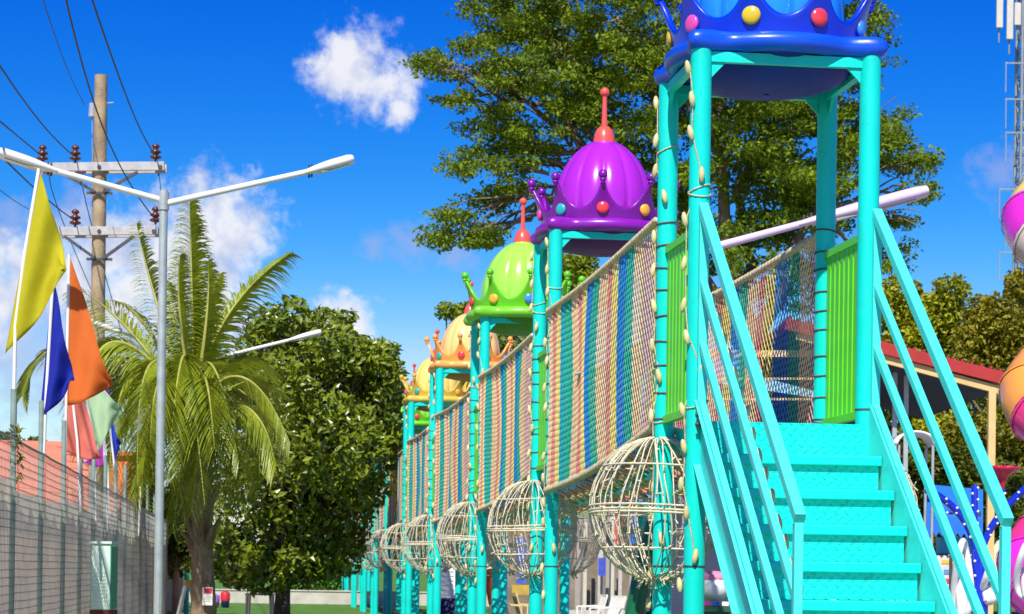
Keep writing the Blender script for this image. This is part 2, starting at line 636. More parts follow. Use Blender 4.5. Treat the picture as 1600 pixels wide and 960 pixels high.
def crown_meshes(k):
    mc, md = MATS['crown_' + k], MATS['dome_' + k]
    out = {}
    n = 216
    z0, zv, zt = .07, .215, .475
    m = MB()

    def top(a):
        t = (a * NSP / (2 * PI)) % 1.0
        u = abs(t - .5) * 2
        u = min(u / .94, 1.0)
        circ = (1 - math.sqrt(1 - .965 * u * u)) / (1 - math.sqrt(.035))
        return zv + (zt - zv) * (.72 * circ + .28 * u ** 2.2)

    def rad(z):
        q = (z - z0) / (zt - z0)
        return .615 + .05 * q + .075 * q * q
    rows = 7
    vs, fs = [], []
    for i in range(n):
        a = 2 * PI * i / n
        tz = top(a)
        ring = []
        for j in range(rows):
            z = z0 + (tz - z0) * j / (rows - 1)
            ring.append((rad(z), z))
        ring.append((rad(tz) - .012, tz + .010))
        ring.append((rad(tz) - .034, tz + .002))
        for j in range(rows - 1, -1, -1):
            z = z0 + (tz - .01 - z0) * j / (rows - 1)
            ring.append((rad(z) - .042, z))
        for (r, z) in ring:
            vs.append((r * math.cos(a), r * math.sin(a), z))
    K = rows * 2 + 2
    for i in range(n):
        i2 = (i + 1) % n
        for j in range(K - 1):
            fs.append((i * K + j, i2 * K + j, i2 * K + j + 1, i * K + j + 1))
    m.add(vs, fs, True)
    out['band'] = m.mesh('crown_roof', mc)
    # rim roll with lobes above the posts, closed below
    m = MB()
    vs, fs = [], []
    cs = 12
    n2 = 160
    for i in range(n2):
        a = 2 * PI * i / n2
        r = rim_r(a)
        for c in range(cs):
            t = 2 * PI * c / cs
            rr_ = r - .06 + .075 * math.cos(t)
            zz = .052 + .066 * math.sin(t)
            vs.append((rr_ * math.cos(a), rr_ * math.sin(a), zz))
    for i in range(n2):
        i2 = (i + 1) % n2
        for c in range(cs):
            c2 = (c + 1) % cs
            fs.append((i * cs + c, i2 * cs + c, i2 * cs + c2, i * cs + c2))
    m.add(vs, fs, True)
    vs, fs = [], []
    rings = [(1.0, .075), (.86, .085)]
    for q, z in rings:
        for i in range(n2):
            a = 2 * PI * i / n2
            r = (rim_r(a) - .055) if q == 1.0 else .60
            vs.append((r * math.cos(a), r * math.sin(a), z))
    for i in range(n2):
        i2 = (i + 1) % n2
        fs.append((i, i2, n2 + i2, n2 + i))
    m.add(vs, fs, True)
    # under-dish hanging a little below the rim
    out['rim'] = m.mesh('rim', MATS['rim_' + k])
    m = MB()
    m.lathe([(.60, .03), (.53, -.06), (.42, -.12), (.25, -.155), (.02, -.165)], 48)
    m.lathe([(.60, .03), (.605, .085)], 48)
    out['dish'] = m.mesh('under_dish', mat('shaded_dish_' + k, [x_ * .45 for x_ in mc_col[k][0]], .6, .1, 4, dirt=.3))  # crown colour darkened, painting in the shade beneath the rim
    # dome
    m = MB()
    prof = []
    H = .90
    for j in range(22):
        t = j / 21
        z = .10 + H * t
        r = .545 * (max(0, 1 - t ** 2.25)) ** .56 * (1 - .10 * (1 - t) ** 3)
        prof.append((max(r, .012), z))

    def flute(a, r, z):
        c = abs(math.sin(a * 6))
        return r * (1 - .055 * (1 - c ** .55))
    m.lathe(prof, 144, fn=flute)
    out['dome'] = m.mesh('dome', md)
    return out


m = MB()
m.lathe([(.001, 1.14), (.05, 1.13), (.085, 1.09), (.105, 1.02), (.11, .97)][::-1], 24)
m.tube([(0, 0, 1.12), (0, 0, 1.25), (0, 0, 1.45)], [.03, .026, .022], 12)
m.ball((0, 0, 1.48), .048, 16, 10)
m.add([(-.028, 0, 1.17), (-.05, 0, 1.27), (-.028, 0, 1.36), (-.02, .008, 1.27), (-.02, -.008, 1.27)], [(0, 1, 2, 3), (0, 4, 2, 1)], True)
ME_FIN = m.mesh('finial', CORAL)
m = MB()
m.ball((0, 0, 0), .062, 18, 10, (.45, 1, 1))
ME_GEMS = []
for gm in GEMC:
    ME_GEMS.append(m.mesh('gem', gm))
KNOB = {}
CM = {}
for k in CROWN_COLS:
    CM[k] = crown_meshes(k)
    m = MB()
    m.lathe([(.02, -.045), (.024, -.02), (.034, -.012), (.03, 0), (.02, .01)], 14)
    m.ball((0, 0, .042), .046, 16, 10)
    KNOB[k] = m.mesh('spike_knob', MATS['crown_' + k])
# T1 phase: gems at -15.5 deg and +23.5 deg off the line of sight
PHASE = [-15.5, -2.5, 8, -12, 4, 10, -6, 0, 12, -9, 3, 7]
ORD = ['first', 'second', 'third', 'fourth', 'fifth', 'sixth', 'seventh', 'eighth', 'ninth', 'tenth', 'eleventh', 'twelfth']


def tower_ref(i):
    if i == 0:
        return 'blue crowned tower'
    if i in (1, 2, 3, 4):
        return ORDER[i] + ' crowned tower'
    return '%s tower in the row' % ORD[i]


tower_label = ['turquoise play tower nearest the camera with blue crown roof above the stairs',
               'turquoise play tower with purple crown roof and fluted purple dome',
               'turquoise play tower with lime green crown roof behind the purple one',
               'turquoise play tower with orange crown roof behind the lime green one',
               'turquoise play tower with yellow crown roof beside the round tree',
               'turquoise play tower with green crown seen under the yellow crown',
               'turquoise play tower with purple crown half hidden by the round tree']
for i in range(N_T):
    k = ORDER[i]
    lab = tower_label[i] if i < len(tower_label) else 'far turquoise play tower, %s in the row from the stairs' % ORD[i]
    t = thing('play_tower', lab, 'play tower', T_P[i], YAW, 'crowned towers of the rope course')
    for (x, y) in ((0, 0), (TW, 0), (0, TD), (TW, TD)):
        inst('post', ME_POST, t, (x, y, 0))
        if i < 4:
            inst('clamp_band', ME_BAND, t, (x, y, 1.39 if x == 0 else 2.42))
    inst('deck', ME_DECK, t)
    inst('top_beam', ME_BEAMX, t, (0, 0, RIMZ - .06))
    inst('top_beam', ME_BEAMX, t, (0, TD, RIMZ - .06))
    inst('top_beam', ME_BEAMY, t, (0, 0, RIMZ - .06), PI / 2)
    inst('top_beam', ME_BEAMY, t, (TW, 0, RIMZ - .06), PI / 2)
    for x in (0, TW):
        br = inst('side_barrier', ME_BRAIL, t, (x, PR, 0))
        inst('bottom_rail', ME_BRAIL2, br)
        for s in range(8):
            inst('slat', ME_SLAT, br, (0, .065 + s * (TD - 2 * PR - .13) / 7, 0))
    ph = R(-90 + PHASE[i]) - YAW
    cr_ = inst('crown_roof', CM[k]['band'], t, (CX, CY, RIMZ), ph)
    if i == 2:
        cr_.scale = (1.1, 1.1, 1.1)
    inst('dome', CM[k]['dome'], cr_)
    inst('rim', CM[k]['rim'], cr_, rz=-ph)
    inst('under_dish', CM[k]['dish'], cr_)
    inst('finial', ME_FIN, cr_)
    for s in range(NSP):
        a = 2 * PI * s / NSP
        inst('spike_knob', KNOB[k], cr_, (.735 * math.cos(a), .735 * math.sin(a), .485))
        gi = [4, 1, 5, 2, 3, 0, 1, 4, 3][s] if i == 0 else [1, 2, 5, 3, 0, 4, 1, 3, 0][s]
        if i == 2:
            gi = [5, 2, 1, 0, 3, 4, 2, 1, 2][s]
        inst('gem', ME_GEMS[gi], cr_, (.648 * math.cos(a), .648 * math.sin(a), .215), a)

# ================================================================== ROPE CAGE BALLS round the rear posts
def ball_mesh(seed):
    rg = random.Random(seed)
    m = MB()
    RB = .488
    n = 44
    for q in range(n):
        a0 = 2 * PI * q / n + rg.uniform(-.05, .05)
        ph1, ph2 = rg.uniform(0, 6), rg.uniform(0, 6)
        path = []
        for j in range(17):
            th = PI * (.035 + .93 * j / 16)
            r = RB * (1 + .012 * math.sin(5 * th + ph1))
            a = a0 + .075 * math.sin(2.6 * th + ph2)
            path.append((r * math.sin(th) * math.cos(a), r * math.sin(th) * math.sin(a), r * math.cos(th)))
        m.tube(path, rg.uniform(.0044, .0062), 5, False)
        # frayed knots along the rope
        for j in range(5):
            p = Vector(path[rg.randint(3, 15)])
            d = Vector((rg.uniform(-1, 1), rg.uniform(-1, 1), rg.uniform(-.6, .6))).normalized()
            m.tube([p - d * .012, p + d * rg.uniform(.02, .05)], .006, 4)
    for j in range(46):   # tufts round the tied bottom
        a = rg.uniform(0, 2 * PI)
        p = Vector((.10 * math.cos(a), .10 * math.sin(a), -.485))
        q = Vector((rg.uniform(.1, .17) * math.cos(a), rg.uniform(.1, .17) * math.sin(a), -.5 - rg.uniform(-.03, .05)))
        m.tube([p, q], .007, 4)
    cage = m.mesh('rope_cage', ROPEW)
    m = MB()

    def ring(th, tw, rr_):
        r = .492
        pts = []
        for j in range(41):
            a = 2 * PI * j / 40
            pts.append((r * math.sin(th) * math.cos(a), r * math.sin(th) * math.sin(a), r * math.cos(th) + tw * math.sin(2 * a)))
        m.tube(pts, rr_, 5, False)
    for th in (PI / 2 - .03, PI / 2 + .03, PI / 2 + .07):
        ring(th, .008, .008)
    eq = m.mesh('equator_rope', ROPEW)
    m = MB()
    ring(R(54), .006, .007)
    up_ = m.mesh('ring_rope', ROPEW)
    m = MB()
    ring(R(124), .006, .007)
    lo_ = m.mesh('ring_rope', ROPEW)
    return cage, eq, up_, lo_


BALLS = [ball_mesh(s) for s in (1, 2, 3)]
for i in range(10):
    for s, side in ((0, 'left'), (1, 'right')):
        if s == 1 and i > 5:
            continue
        p = tloc(i, -.05 if s == 0 else TW + .2, TD - .02, 1.79)
        bt = thing('rope_ball', '%s white rope cage ball at the %s' % (side, tower_ref(i)), 'rope ball', p, YAW + i * 1.3 + s, 'rope cage balls along the towers')
        bt.scale = (.94, .94, 1.0)
        cg, eq, u_, l_ = BALLS[(i + s) % 3]
        inst('rope_cage', cg, bt)
        inst('equator_rope', eq, bt)
        inst('ring_rope', u_, bt)
        inst('ring_rope', l_, bt)

# ================================================================== RAINBOW NET BRIDGES
NETC = {
    'red': (0.74, 0.28, 0.22), 'tan': (0.84, 0.58, 0.32), 'yellow': (0.82, 0.66, 0.20), 'blue': (0.02, 0.24, 0.58),
    'green': (0.03, 0.42, 0.28), 'teal': (0.02, 0.40, 0.46), 'mauve': (0.74, 0.44, 0.40)}
NETM = [mat('net_' + k, c, 0.8, 0.15, 20) for k, c in NETC.items()]
NK = list(NETC)
# stripe edges as they follow one another from the far tower to the near one
STRIPES = [(.04, 'tan'), (.075, 'red'), (.115, 'yellow'), (.155, 'teal'), (.215, 'green'), (.275, 'tan'), (.315, 'red'), (.367, 'yellow'), (.423, 'blue'), (.48, 'green'),
           (.555, 'tan'), (.595, 'red'), (.65, 'yellow'), (.732, 'blue'), (.797, 'green'), (.87, 'tan'), (.965, 'mauve'), (1.01, 'yellow')]


def stripe_at(t):
    """t 0 at the near tower, 1 at the far one; the stripes grow wider away from the stairs"""
    u = (1 / (15.84 + 6.76 * t) - 1 / 22.6) / (1 / 15.84 - 1 / 22.6)
    for e, c in STRIPES:
        if u < e:
            return NK.index(c)
    return NK.index('yellow')


def prism_net(segs, rad, mats):
    """segs: list of (p, q, matindex) -> one mesh of 3-sided cords"""
    A = np.array([s[0] for s in segs])
    B = np.array([s[1] for s in segs])
    mi = np.array([s[2] for s in segs])
    d = B - A
    d /= np.linalg.norm(d, axis=1)[:, None]
    x = np.cross(d, np.array([[.31, .2, .93]]))
    x /= np.linalg.norm(x, axis=1)[:, None]
    y = np.cross(d, x)
    vs = []
    for k in range(3):
        a = 2 * PI * k / 3
        o = (x * math.cos(a) + y * math.sin(a)) * rad
        vs += [A + o, B + o]
    v = np.stack(vs, 1).reshape(-1, 3)
    i = np.arange(len(segs))[:, None] * 6
    q = np.concatenate([i + np.array([[0, 2, 3, 1]]), i + np.array([[2, 4, 5, 3]]), i + np.array([[4, 0, 1, 5]])], 1).reshape(-1, 4)
    return np_mesh('side_net', v, q, mats, np.repeat(mi, 3))


def net_top(t):
    return 3.78 + .13 * t - .035 * math.sin(PI * t)


def net_bot(t):
    return 2.36 - .22 * t - .06 * math.sin(PI * t)


m = MB()
m.tube([((PR + .006) * math.cos(2 * PI * j / 12), (PR + .006) * math.sin(2 * PI * j / 12), 0) for j in range(13)], .006, 4, False)
ME_LASH = m.mesh('lashing', CORD)


def make_bridge(i):
    """bridge between tower i and i+1, built in world axes about the near left rear post"""
    if i < 4:
        lab = 'rainbow striped rope net bridge between the %s and %s crowned towers' % (ORDER[i], ORDER[i + 1])
    else:
        lab = 'striped rope net bridge behind the %s, counted from the stairs' % (tower_ref(i))
    o = tloc(i, 0, TD)
    t = thing('net_bridge', lab, 'net bridge', o, 0, 'net bridges between the towers')
    rg = random.Random(i)
    near = [tloc(i, 0, TD) - o, tloc(i, TW, TD) - o]
    far = [tloc(i + 1, 0, 0) - o, tloc(i + 1, TW, 0) - o]
    cw, ch = (.045, .046) if i < 2 else ((.055, .05) if i < 5 else (.09, .08))
    for s in (0, 1):
        n0, f0 = near[s], far[s]
        sgn = -1 if s == 0 else 1
        side = Vector((sgn * math.cos(YAW), sgn * math.sin(YAW), 0))
        dirv = (f0 - n0)
        a = n0 + side * .06 + dirv * .008
        b = f0 + side * .06 - dirv * .002
        L = (b - a).length
        nx, nz_ = int(L / cw), int(1.5 / ch)
        zw = [rg.uniform(0, 6) for _ in range(3)]

        def pt(x, z):
            tt = x / nx
            q = z / nz_
            e = 1 - q
            bow = .03 * math.sin(PI * tt) * math.sin(PI * q) * math.sin(7 * tt + zw[0]) + .014 * math.sin(PI * q) * math.sin(19 * tt + zw[1])
            p = a.lerp(b, tt) + side * bow
            rip = .012 * math.sin(17 * tt + zw[2] + q * 3)
            p.z = net_bot(tt) + (net_top(tt) - net_bot(tt)) * q + rip * math.sin(PI * q)
            return (p.x, p.y, p.z)
        segs = []
        for x in range(nx):
            mi = stripe_at((x + .5) / nx)
            for z in range(nz_):
                if (x + z) % 2 == 0:
                    segs.append((pt(x, z), pt(x + 1, z + 1), mi))
                else:
                    segs.append((pt(x, z + 1), pt(x + 1, z), mi))
                if False:
                    # small knots: short doubled cord at every crossing
                    p = Vector(pt(x, z))
                    segs.append((tuple(p + Vector((0, 0, -.014))), tuple(p + Vector((0, 0, .014))), mi))
        me = prism_net(segs, (.0058 if s == 0 else .0046) if i < 2 else (.0068 if i < 5 else .011), NETM)
        inst('side_net', me, t)
        # edge ropes, bound so that they swell and narrow
        for (nm, fz, r0) in (('top_rope', net_top, .025), ('bottom_rope', net_bot, .027)):
            n = int(L / .022) if i < 2 else int(L / .06)
            path, rad = [], []
            for j in range(n + 1):
                tt = j / n
                p = a.lerp(b, tt)
                p.z = fz(tt)
                path.append(p)
                rad.append(r0 * (.42 + .95 * abs(math.sin(PI * j * (.022 if i < 2 else .06) / (.125 if nm == 'top_rope' else .075)))))
            m = MB()
            m.tube(path, rad, 7 if i < 2 else 5)
            m.build(nm, ROPE, t)
        # lashings that tie the net to the posts at both ends
        if i < 5:
            for (e, tt) in ((near[s], 0), (far[s], 1)):
                z = net_bot(tt) + .05
                while z < net_top(tt) + .05:
                    inst('lashing', ME_LASH, t, e + Vector((0, 0, z)), rot=(rg.uniform(-.12, .12), rg.uniform(-.12, .12), rg.uniform(0, 6)))
                    z += rg.uniform(.12, .19)
    if i == 0:
        m = MB()
        m.tube([P(901, 585, 20.4) - o, P(940, 573, 18.9) - o, P(983, 558, 17.2) - o], .012, 6)
        m.build('inner_rope', WHITEM, t)
    # floor: a slack trough of coloured ropes
    segs = []
    nx = 60
    na = 9

    def fp(x, y):
        tt = x / nx
        q = y / na
        p = near[0].lerp(far[0], tt).lerp(near[1].lerp(far[1], tt), q)
        p.z = net_bot(tt) - .16 * math.sin(PI * q) + .02 * math.sin(x * 1.3 + y)
        return (p.x, p.y, p.z)
    for x in range(nx):
        for y in range(na):
            mi = [0, 4, 2, 3, 0, 1, 4, 5, 3][y]
            segs.append((fp(x, y), fp(x + 1, y + 1), mi))
            segs.append((fp(x, y + 1), fp(x + 1, y), (mi + 3) % 6))
            segs.append((fp(x, y), fp(x, y + 1), 1))
    me = prism_net(segs, .017, NETM)
    me.name = 'floor_net'
    inst('floor_net', me, t)


for i in range(9):
    make_bridge(i)

# ================================================================== STAIRCASE
PLATE = mat('cyan_tread_plate', (0.004, 0.70, 0.58), 0.42, 0.12, 3, dirt=0.42, chips=.7, spec=.35)


def add_plate_relief(m, s=0.05):
    t = m.node_tree
    b = t.nodes['Principled BSDF']

    def M(op, a, b_=None, clamp=False):
        n = t.nodes.new('ShaderNodeMath')
        n.operation = op
        n.use_clamp = clamp
        for i_, x in enumerate((a, b_)):
            if x is None:
                continue
            if isinstance(x, (int, float)):
                n.inputs[i_].default_value = x
            else:
                t.links.new(x, n.inputs[i_])
        return n.outputs[0]
    co = t.nodes.new('ShaderNodeTexCoord')
    sp = t.nodes.new('ShaderNodeSeparateXYZ')
    t.links.new(co.outputs['Object'], sp.inputs[0])
    u0 = M('DIVIDE', sp.outputs['X'], s)
    v0 = M('DIVIDE', M('ADD', sp.outputs['Z'], sp.outputs['Y']), s)
    u, v = M('ADD', u0, v0), M('SUBTRACT', u0, v0)
    u, v = M('MULTIPLY', u, .7071), M('MULTIPLY', v, .7071)
    par = M('MODULO', M('ADD', M('ADD', M('FLOOR', u), M('FLOOR', v)), 1000), 2)
    fu = M('SUBTRACT', M('FRACT', M('ADD', u, 500)), .5)
    fv = M('SUBTRACT', M('FRACT', M('ADD', v, 500)), .5)

    def ell(a, c):
        return M('SUBTRACT', 1.0, M('SQRT', M('ADD', M('POWER', M('DIVIDE', a, .46), 2), M('POWER', M('DIVIDE', c, .14), 2))), True)
    e1, e2 = ell(fu, fv), ell(fv, fu)
    h = M('ADD', M('MULTIPLY', e1, par), M('MULTIPLY', e2, M('SUBTRACT', 1.0, par)))
    h = M('MINIMUM', M('MULTIPLY', h, 3.0), 1.0)
    bp = t.nodes.new('ShaderNodeBump')
    bp.inputs['Strength'].default_value = 0.9
    bp.inputs['Distance'].default_value = 0.005
    t.links.new(h, bp.inputs['Height'])
    t.links.new(bp.outputs[0], b.inputs['Normal'])


add_plate_relief(PLATE)
st = thing('metal_staircase', 'turquoise tread plate staircase with railings in front of the blue crowned tower', 'staircase', T_P[0], YAW)
RISE, RUN = .225, .28
SX0, SX1 = .03, TW - .005     # tread ends in tower-local x
SW = SX1 - SX0
scx = (SX0 + SX1) / 2
m = MB()
m.box((0, 0, 0), (SW, RUN + .03, .06))
ME_TREAD = m.mesh('tread', CYAN)
m = MB()
m.box((0, 0, 0), (SW - .02, .008, RISE - .062))
for x in (-.36, -.27, -.18, -.10, .10, .25, .38):
    m.box((x, -.0045, 0), (.004, .003, RISE - .064))
ME_RISER = m.mesh('riser', PLATE)
m = MB()
m.box((0, 0, 0), (SW - .02, .008, RISE - .062))
for x in (-.2, .22):
    m.box((x, -.0045, 0), (.004, .003, RISE - .064))
ME_RISER2 = m.mesh('riser', PLATE)
y0 = -.10
m = MB()
m.box((scx, y0 + .04, DECK - .105), (SW, .01, .205))
m.build('riser', PLATE, st)
for k in range(1, 11):
    yk = y0 - RUN * (k - .5)
    zk = DECK - RISE * k
    o = inst('tread', ME_TREAD, st, (scx, yk, zk - .03))
    b_ = o.modifiers.new('bevel', 'BEVEL')
    b_.width = .006
    b_.segments = 2
    if zk - RISE > 0:
        inst('riser', ME_RISER if k in (2, 3, 4) else ME_RISER2, st, (scx, y0 - RUN * k + .03, zk - .06 - (RISE - .062) / 2))
SL = Vector((0, -RUN, -RISE)).normalized()
UPN = SL.cross(Vector((1, 0, 0)))
if UPN.z < 0:
    UPN = -UPN
for s, x in ((-1, SX0 - .012), (1, SX1 + .012)):
    top_ = Vector((x, -.02, DECK + .07))
    bot_ = top_ + SL * ((DECK + .05) / abs(SL.z))
    m = MB()
    m.bar(top_ - UPN * .085, bot_ - UPN * .085, .008, .32, UPN)
    m.bar(top_ + Vector((s * .022, 0, 0)) + UPN * .075, bot_ + Vector((s * .022, 0, 0)) + UPN * .075, .05, .008, UPN)
    m.bar(top_ + Vector((s * .022, 0, 0)) - UPN * .249, bot_ + Vector((s * .022, 0, 0)) - UPN * .249, .05, .008, UPN)
    m.build('stringer', CYANR, st)
    # railing: vertical plate on the post, three sloping rails, end post
    xr = x + s * .052
    xr = (.012 if s < 0 else TW + .035)
    LR = 2.55
    zt = 3.70
    m = MB()
    m.box((xr, -.085, 3.02), (.055, .05, 1.34))
    m.build('railing_post', CYANR, st, bevel=.004)
    drop = RISE / RUN
    for q, (z, wd, hh) in enumerate(((zt, .062, .062), (3.235, .045, .05), (2.845, .045, .05), (2.47, .045, .05))):
        p0 = Vector((xr, -.06, z))
        LL = LR if q == 0 else LR - .05
        p1 = p0 + Vector((0, -LL, -LL * drop))
        if q == 2:
            p1 = p0 + Vector((0, -LR + .04, -(LR - .04) * drop))
        if q == 3:
            p1 = p0 + Vector((0, -LR + .04, -(LR - .04) * drop))
            zend = p1.z
        m = MB()
        m.bar(p0, p1, wd, hh, UPN)
        m.build('handrail' if q == 0 else 'mid_rail', CYANR, st, bevel=.005)
    ze = zt - LR * drop
    m = MB()
    m.box((xr, -.06 - LR + .035, ze / 2 - .012), (.05, .05, ze - .025))
    m.build('newel_post', CYANR, st, bevel=.004)
    # bolted bracket where the stringer meets the post
    m = MB()
    m.box((xr + s * .02, -.11, DECK + .0), (.012, .12, .10))
    for zz in (-.03, .03):
        m.tube([(xr + s * .026, -.13, DECK + zz), (xr + s * .045, -.13, DECK + zz)], .013, 8)
    m.build('bracket', DARKM, st)

# ================================================================== STRING LIGHTS
m = MB()
m.lathe([(.004, -.050), (.012, -.044), (.019, -.018), (.020, .01), (.014, .036), (.006, .048)], 10)
ME_BULB = m.mesh('bulb', BULB)


def string_light(i, label, posts, dz=.235):
    rg = random.Random(40 + i)
    t = thing('string_light', label, 'string light', T_P[i], YAW, 'bulb strings on the tower posts')
    cm = MB()
    for (x, y, side) in posts:
        path = []
        z = RIMZ - .12
        j = 0
        while z > 1.1:
            a = side + rg.uniform(-.5, .5)
            if j % 5 == 3:
                a = side + rg.uniform(.8, 1.5)
            p = Vector((x + (PR + .012) * math.cos(a), y + (PR + .012) * math.sin(a), z))
            path.append(p)
            inst('bulb', ME_BULB, t, p + Vector((.012 * math.cos(a), .012 * math.sin(a), -.01)), rot=(rg.uniform(-.25, .25), rg.uniform(-.25, .25), 0))
            z -= dz * rg.uniform(.75, 1.2)
            j += 1
        cm.tube(path, .005, 4)
        for q in range(3):
            z = rg.uniform(2.2, 4.4)
            cm.tube([(x + (PR + .006) * math.cos(b_), y + (PR + .006) * math.sin(b_), z + .03 * math.sin(b_ + q)) for b_ in [2 * PI * w_ / 12 for w_ in range(13)]], .005, 4, False)
    cm.build('cable', ROPE, t)


string_light(0, 'cream bulb string climbing the left posts of the blue crowned tower', [(0, 0, PI + .25), (0, TD, PI - .2)])
string_light(1, 'cream bulb string climbing the left posts of the purple crowned tower', [(0, 0, PI + .25), (0, TD, PI - .2)])
string_light(2, 'cream bulb string climbing the left posts of the lime green crowned tower', [(0, 0, PI + .25), (0, TD, PI - .2)])
string_light(3, 'cream bulb string climbing the left posts of the orange crowned tower', [(0, 0, PI + .25), (0, TD, PI - .2)])
string_light(4, 'cream bulb string climbing the left posts of the yellow crowned tower', [(0, 0, PI + .25)])
# along the left railing of the stairs
t = thing('string_light', 'cream bulb string tied along the left stair railing', 'string light', T_P[0], YAW)
cm = MB()
path = []
for j in range(15):
    q = .10 + j * .162
    p = Vector((.012 - .005, -.06 - q, 3.17 - q * RISE / RUN + random.uniform(-.012, .012)))
    path.append(p)
    inst('bulb', ME_BULB, t, p + Vector((.055, -.01, 0)), rot=(random.uniform(-.3, .3), random.uniform(-.3, .3), 0))
cm.tube(path, .005, 4)
cm.build('cable', ROPE, t)

# ================================================================== LAMP POSTS
def lamp(label, top, D, arms, pr, enamel=None):
    """top: pixel of the pole top; arms: (start px, head start px, tip px)"""
    T = P(top[0], top[1], D)
    t = thing('lamp_post', label, 'street lamp', (T.x, D, 0), 0, 'double arm lamp posts')
    O = Vector((T.x, D, 0))
    m = MB()
    m.tube([(0, 0, 0), (0, 0, T.z * .5), (0, 0, T.z)], [pr * 1.05, pr, pr * .95], 16)
    m.build('pole', STEEL, t)
    m = MB()
    m.tube([(0, 0, T.z - .22), (0, 0, T.z - .02)], pr * 1.22, 16)
    m.build('collar', STEEL, t)
    m = MB()
    m.box((0, -pr * .97, .9), (pr * .9, .012, .32))
    m.build('access_door', STEEL, t)
    m = MB()
    m.box((0, 0, .012), (.34, .34, .024))
    m.build('base_plate', STEEL, t)
    for (s_, h_, e_, dy) in arms:
        a, b_, c = P(*s_, D) - O, P(*h_, D + dy * .7) - O, P(*e_, D + dy) - O
        m = MB()
        m.tube([a, a.lerp(b_, .5), b_], [.037, .035, .032], 12)
        arm = m.build('arm', enamel or WHITEM, t)
        d = (c - b_).normalized()
        n = 12
        path = [b_ - d * .06 + (c - b_ + d * .06) * (j / n) for j in range(n + 1)]
        rad = [.05 + .065 * math.sin(min(1, j / n * 1.6) * PI / 2) * (1 if j < n else .7) for j in range(n + 1)]
        m = MB()
        m.tube(path, rad, 14, True, True, 0, .55)
        hd = m.build('lamp_head', enamel or WHITEM, t)
        m = MB()
        q0, q1 = b_.lerp(c, .25) - Vector((0, 0, .05)), b_.lerp(c, .9) - Vector((0, 0, .05))
        m.bar(q0, q1, .15, .02)
        m.build('lens', mat('lamp_lens', (.35, .36, .26), .2, .1, 8), hd)
        m = MB()
        for f in (.0, .06):
            q = b_.lerp(c, f)
            m.tube([q - Vector((0, 0, .075)), q + Vector((0, 0, .075))], .012, 6)
        m.build('clamp_bolt', DARKM, hd)


lamp('tall white lamp post with two raised arms standing left of the palm', (256, 298), 26,
     [((252, 313), (80, 265), (-2, 238), -.6), ((260, 318), (483, 268), (550, 249), .5)], .05)
lamp('farther lamp post hidden by the palm with one pale arm showing', (311, 556), 45,
     [((308, 562), (190, 520), (130, 500), -.4), ((312, 566), (455, 531), (501, 519), .4)], .055)
lamp('white lamp arm and long head behind the blue crowned tower', (1093, 392), 20.5,
     [((1095, 392), (1256, 349), (1447, 299), .4)], .05, mat('lilac_enamel', (.74, .58, .80), .35, .05, 5))

# ================================================================== UTILITY POLE AND WIRES
UD = 54
T = P(158, 118, UD)
up = thing('utility_pole', 'weathered wooden utility pole with two crossarms behind the lamp post', 'utility pole', (T.x, UD, 0))
m = MB()
m.tube([(0, 0, 0), (0, 0, T.z * .5), (0, 0, T.z)], [.19, .17, .148], 18)
m.build('pole', WOODPOLE, up)
UO = Vector((T.x, UD, 0))
for (yy, xl, xr_, vy, hw) in ((264, 63, 259, 303, 60), (364, 84, 249, 406, 54)):
    a, b_ = P(xl, yy, UD) - UO, P(xr_, yy - 2, UD) - UO
    m = MB()
    for dy in (-.2, .2):
        m.bar(a + Vector((0, dy, 0)), b_ + Vector((0, dy, 0)), .09, .2)
    arm = m.build('crossarm', ARMW, up, bevel=.01)
    m = MB()
    v_ = P(158, vy, UD) - UO
    for sx in (-1, 1):
        e = P(158 + sx * hw, yy + 8, UD) - UO
        m.bar(v_ + Vector((sx * .1, -.26, 0)), e + Vector((0, -.26, 0)), .05, .07)
    m.bar(v_ + Vector((-.3, -.22, -.02)), v_ + Vector((.3, -.22, -.02)), .05, .06)
    m.build('brace', DARKM, up)
    m = MB()
    for px in (158, xr_ - 6, xl + 6):
        c = P(px, yy, UD) - UO
        m.tube([c + Vector((0, -.27, 0)), c + Vector((0, -.23, 0))], .05, 8)
    m.build('bolt', DARKM, arm)
m = MB()
m.lathe([(.02, 0), (.03, .05), (.13, .08), (.14, .12), (.07, .15), (.06, .18), (.12, .2), (.13, .24), (.06, .28), (.05, .31), (.09, .33), (.09, .38), (.03, .42), (.001, .43)], 14)
ME_INS = m.mesh('insulator', INSUL)
INS = [(69, 256), (120, 256), (245, 254), (120, 356), (245, 352)]
for (x, y) in INS:
    inst('insulator', ME_INS, up, P(x, y, UD) - UO + Vector((0, -.2, -.02)))
m = MB()
c = P(144, 175, UD) - UO
m.tube([c + Vector((0, 0, .2)), c + Vector((0, 0, -.12))], [.07, .09], 10)
m.tube([c + Vector((0, 0, -.12)), c + Vector((.02, 0, -.9)), c + Vector((.05, 0, -3))], .012, 5)
m.tube([c + Vector((.3, 0, .2)), c + Vector((.5, 0, .22))], .02, 6)
m.build('bracket', mat('grey_fitting', (.3, .33, .4), .5), up)
WIRES = [((245, 245), (205, 170), (95, -150), 'power cable rising from the right end of the upper crossarm'),
         ((244, 345), (165, 210), (72, -150), 'power cable rising from the right end of the lower crossarm'),
         ((120, 247), (62, 190), (-60, 10), 'power cable running left from the middle insulator of the upper crossarm'),
         ((69, 247), (30, 215), (-60, 140), 'power cable running left from the left end of the upper crossarm'),
         ((120, 347), (60, 300), (-70, 170), 'power cable running left from the lower crossarm'),
         ((45, 327), (10, 305), (-70, 235), 'thin cable at the left edge below the lamp arm'),
         ((133, 165), (100, 95), (30, -120), 'faint thin cable rising left of the utility pole top')]
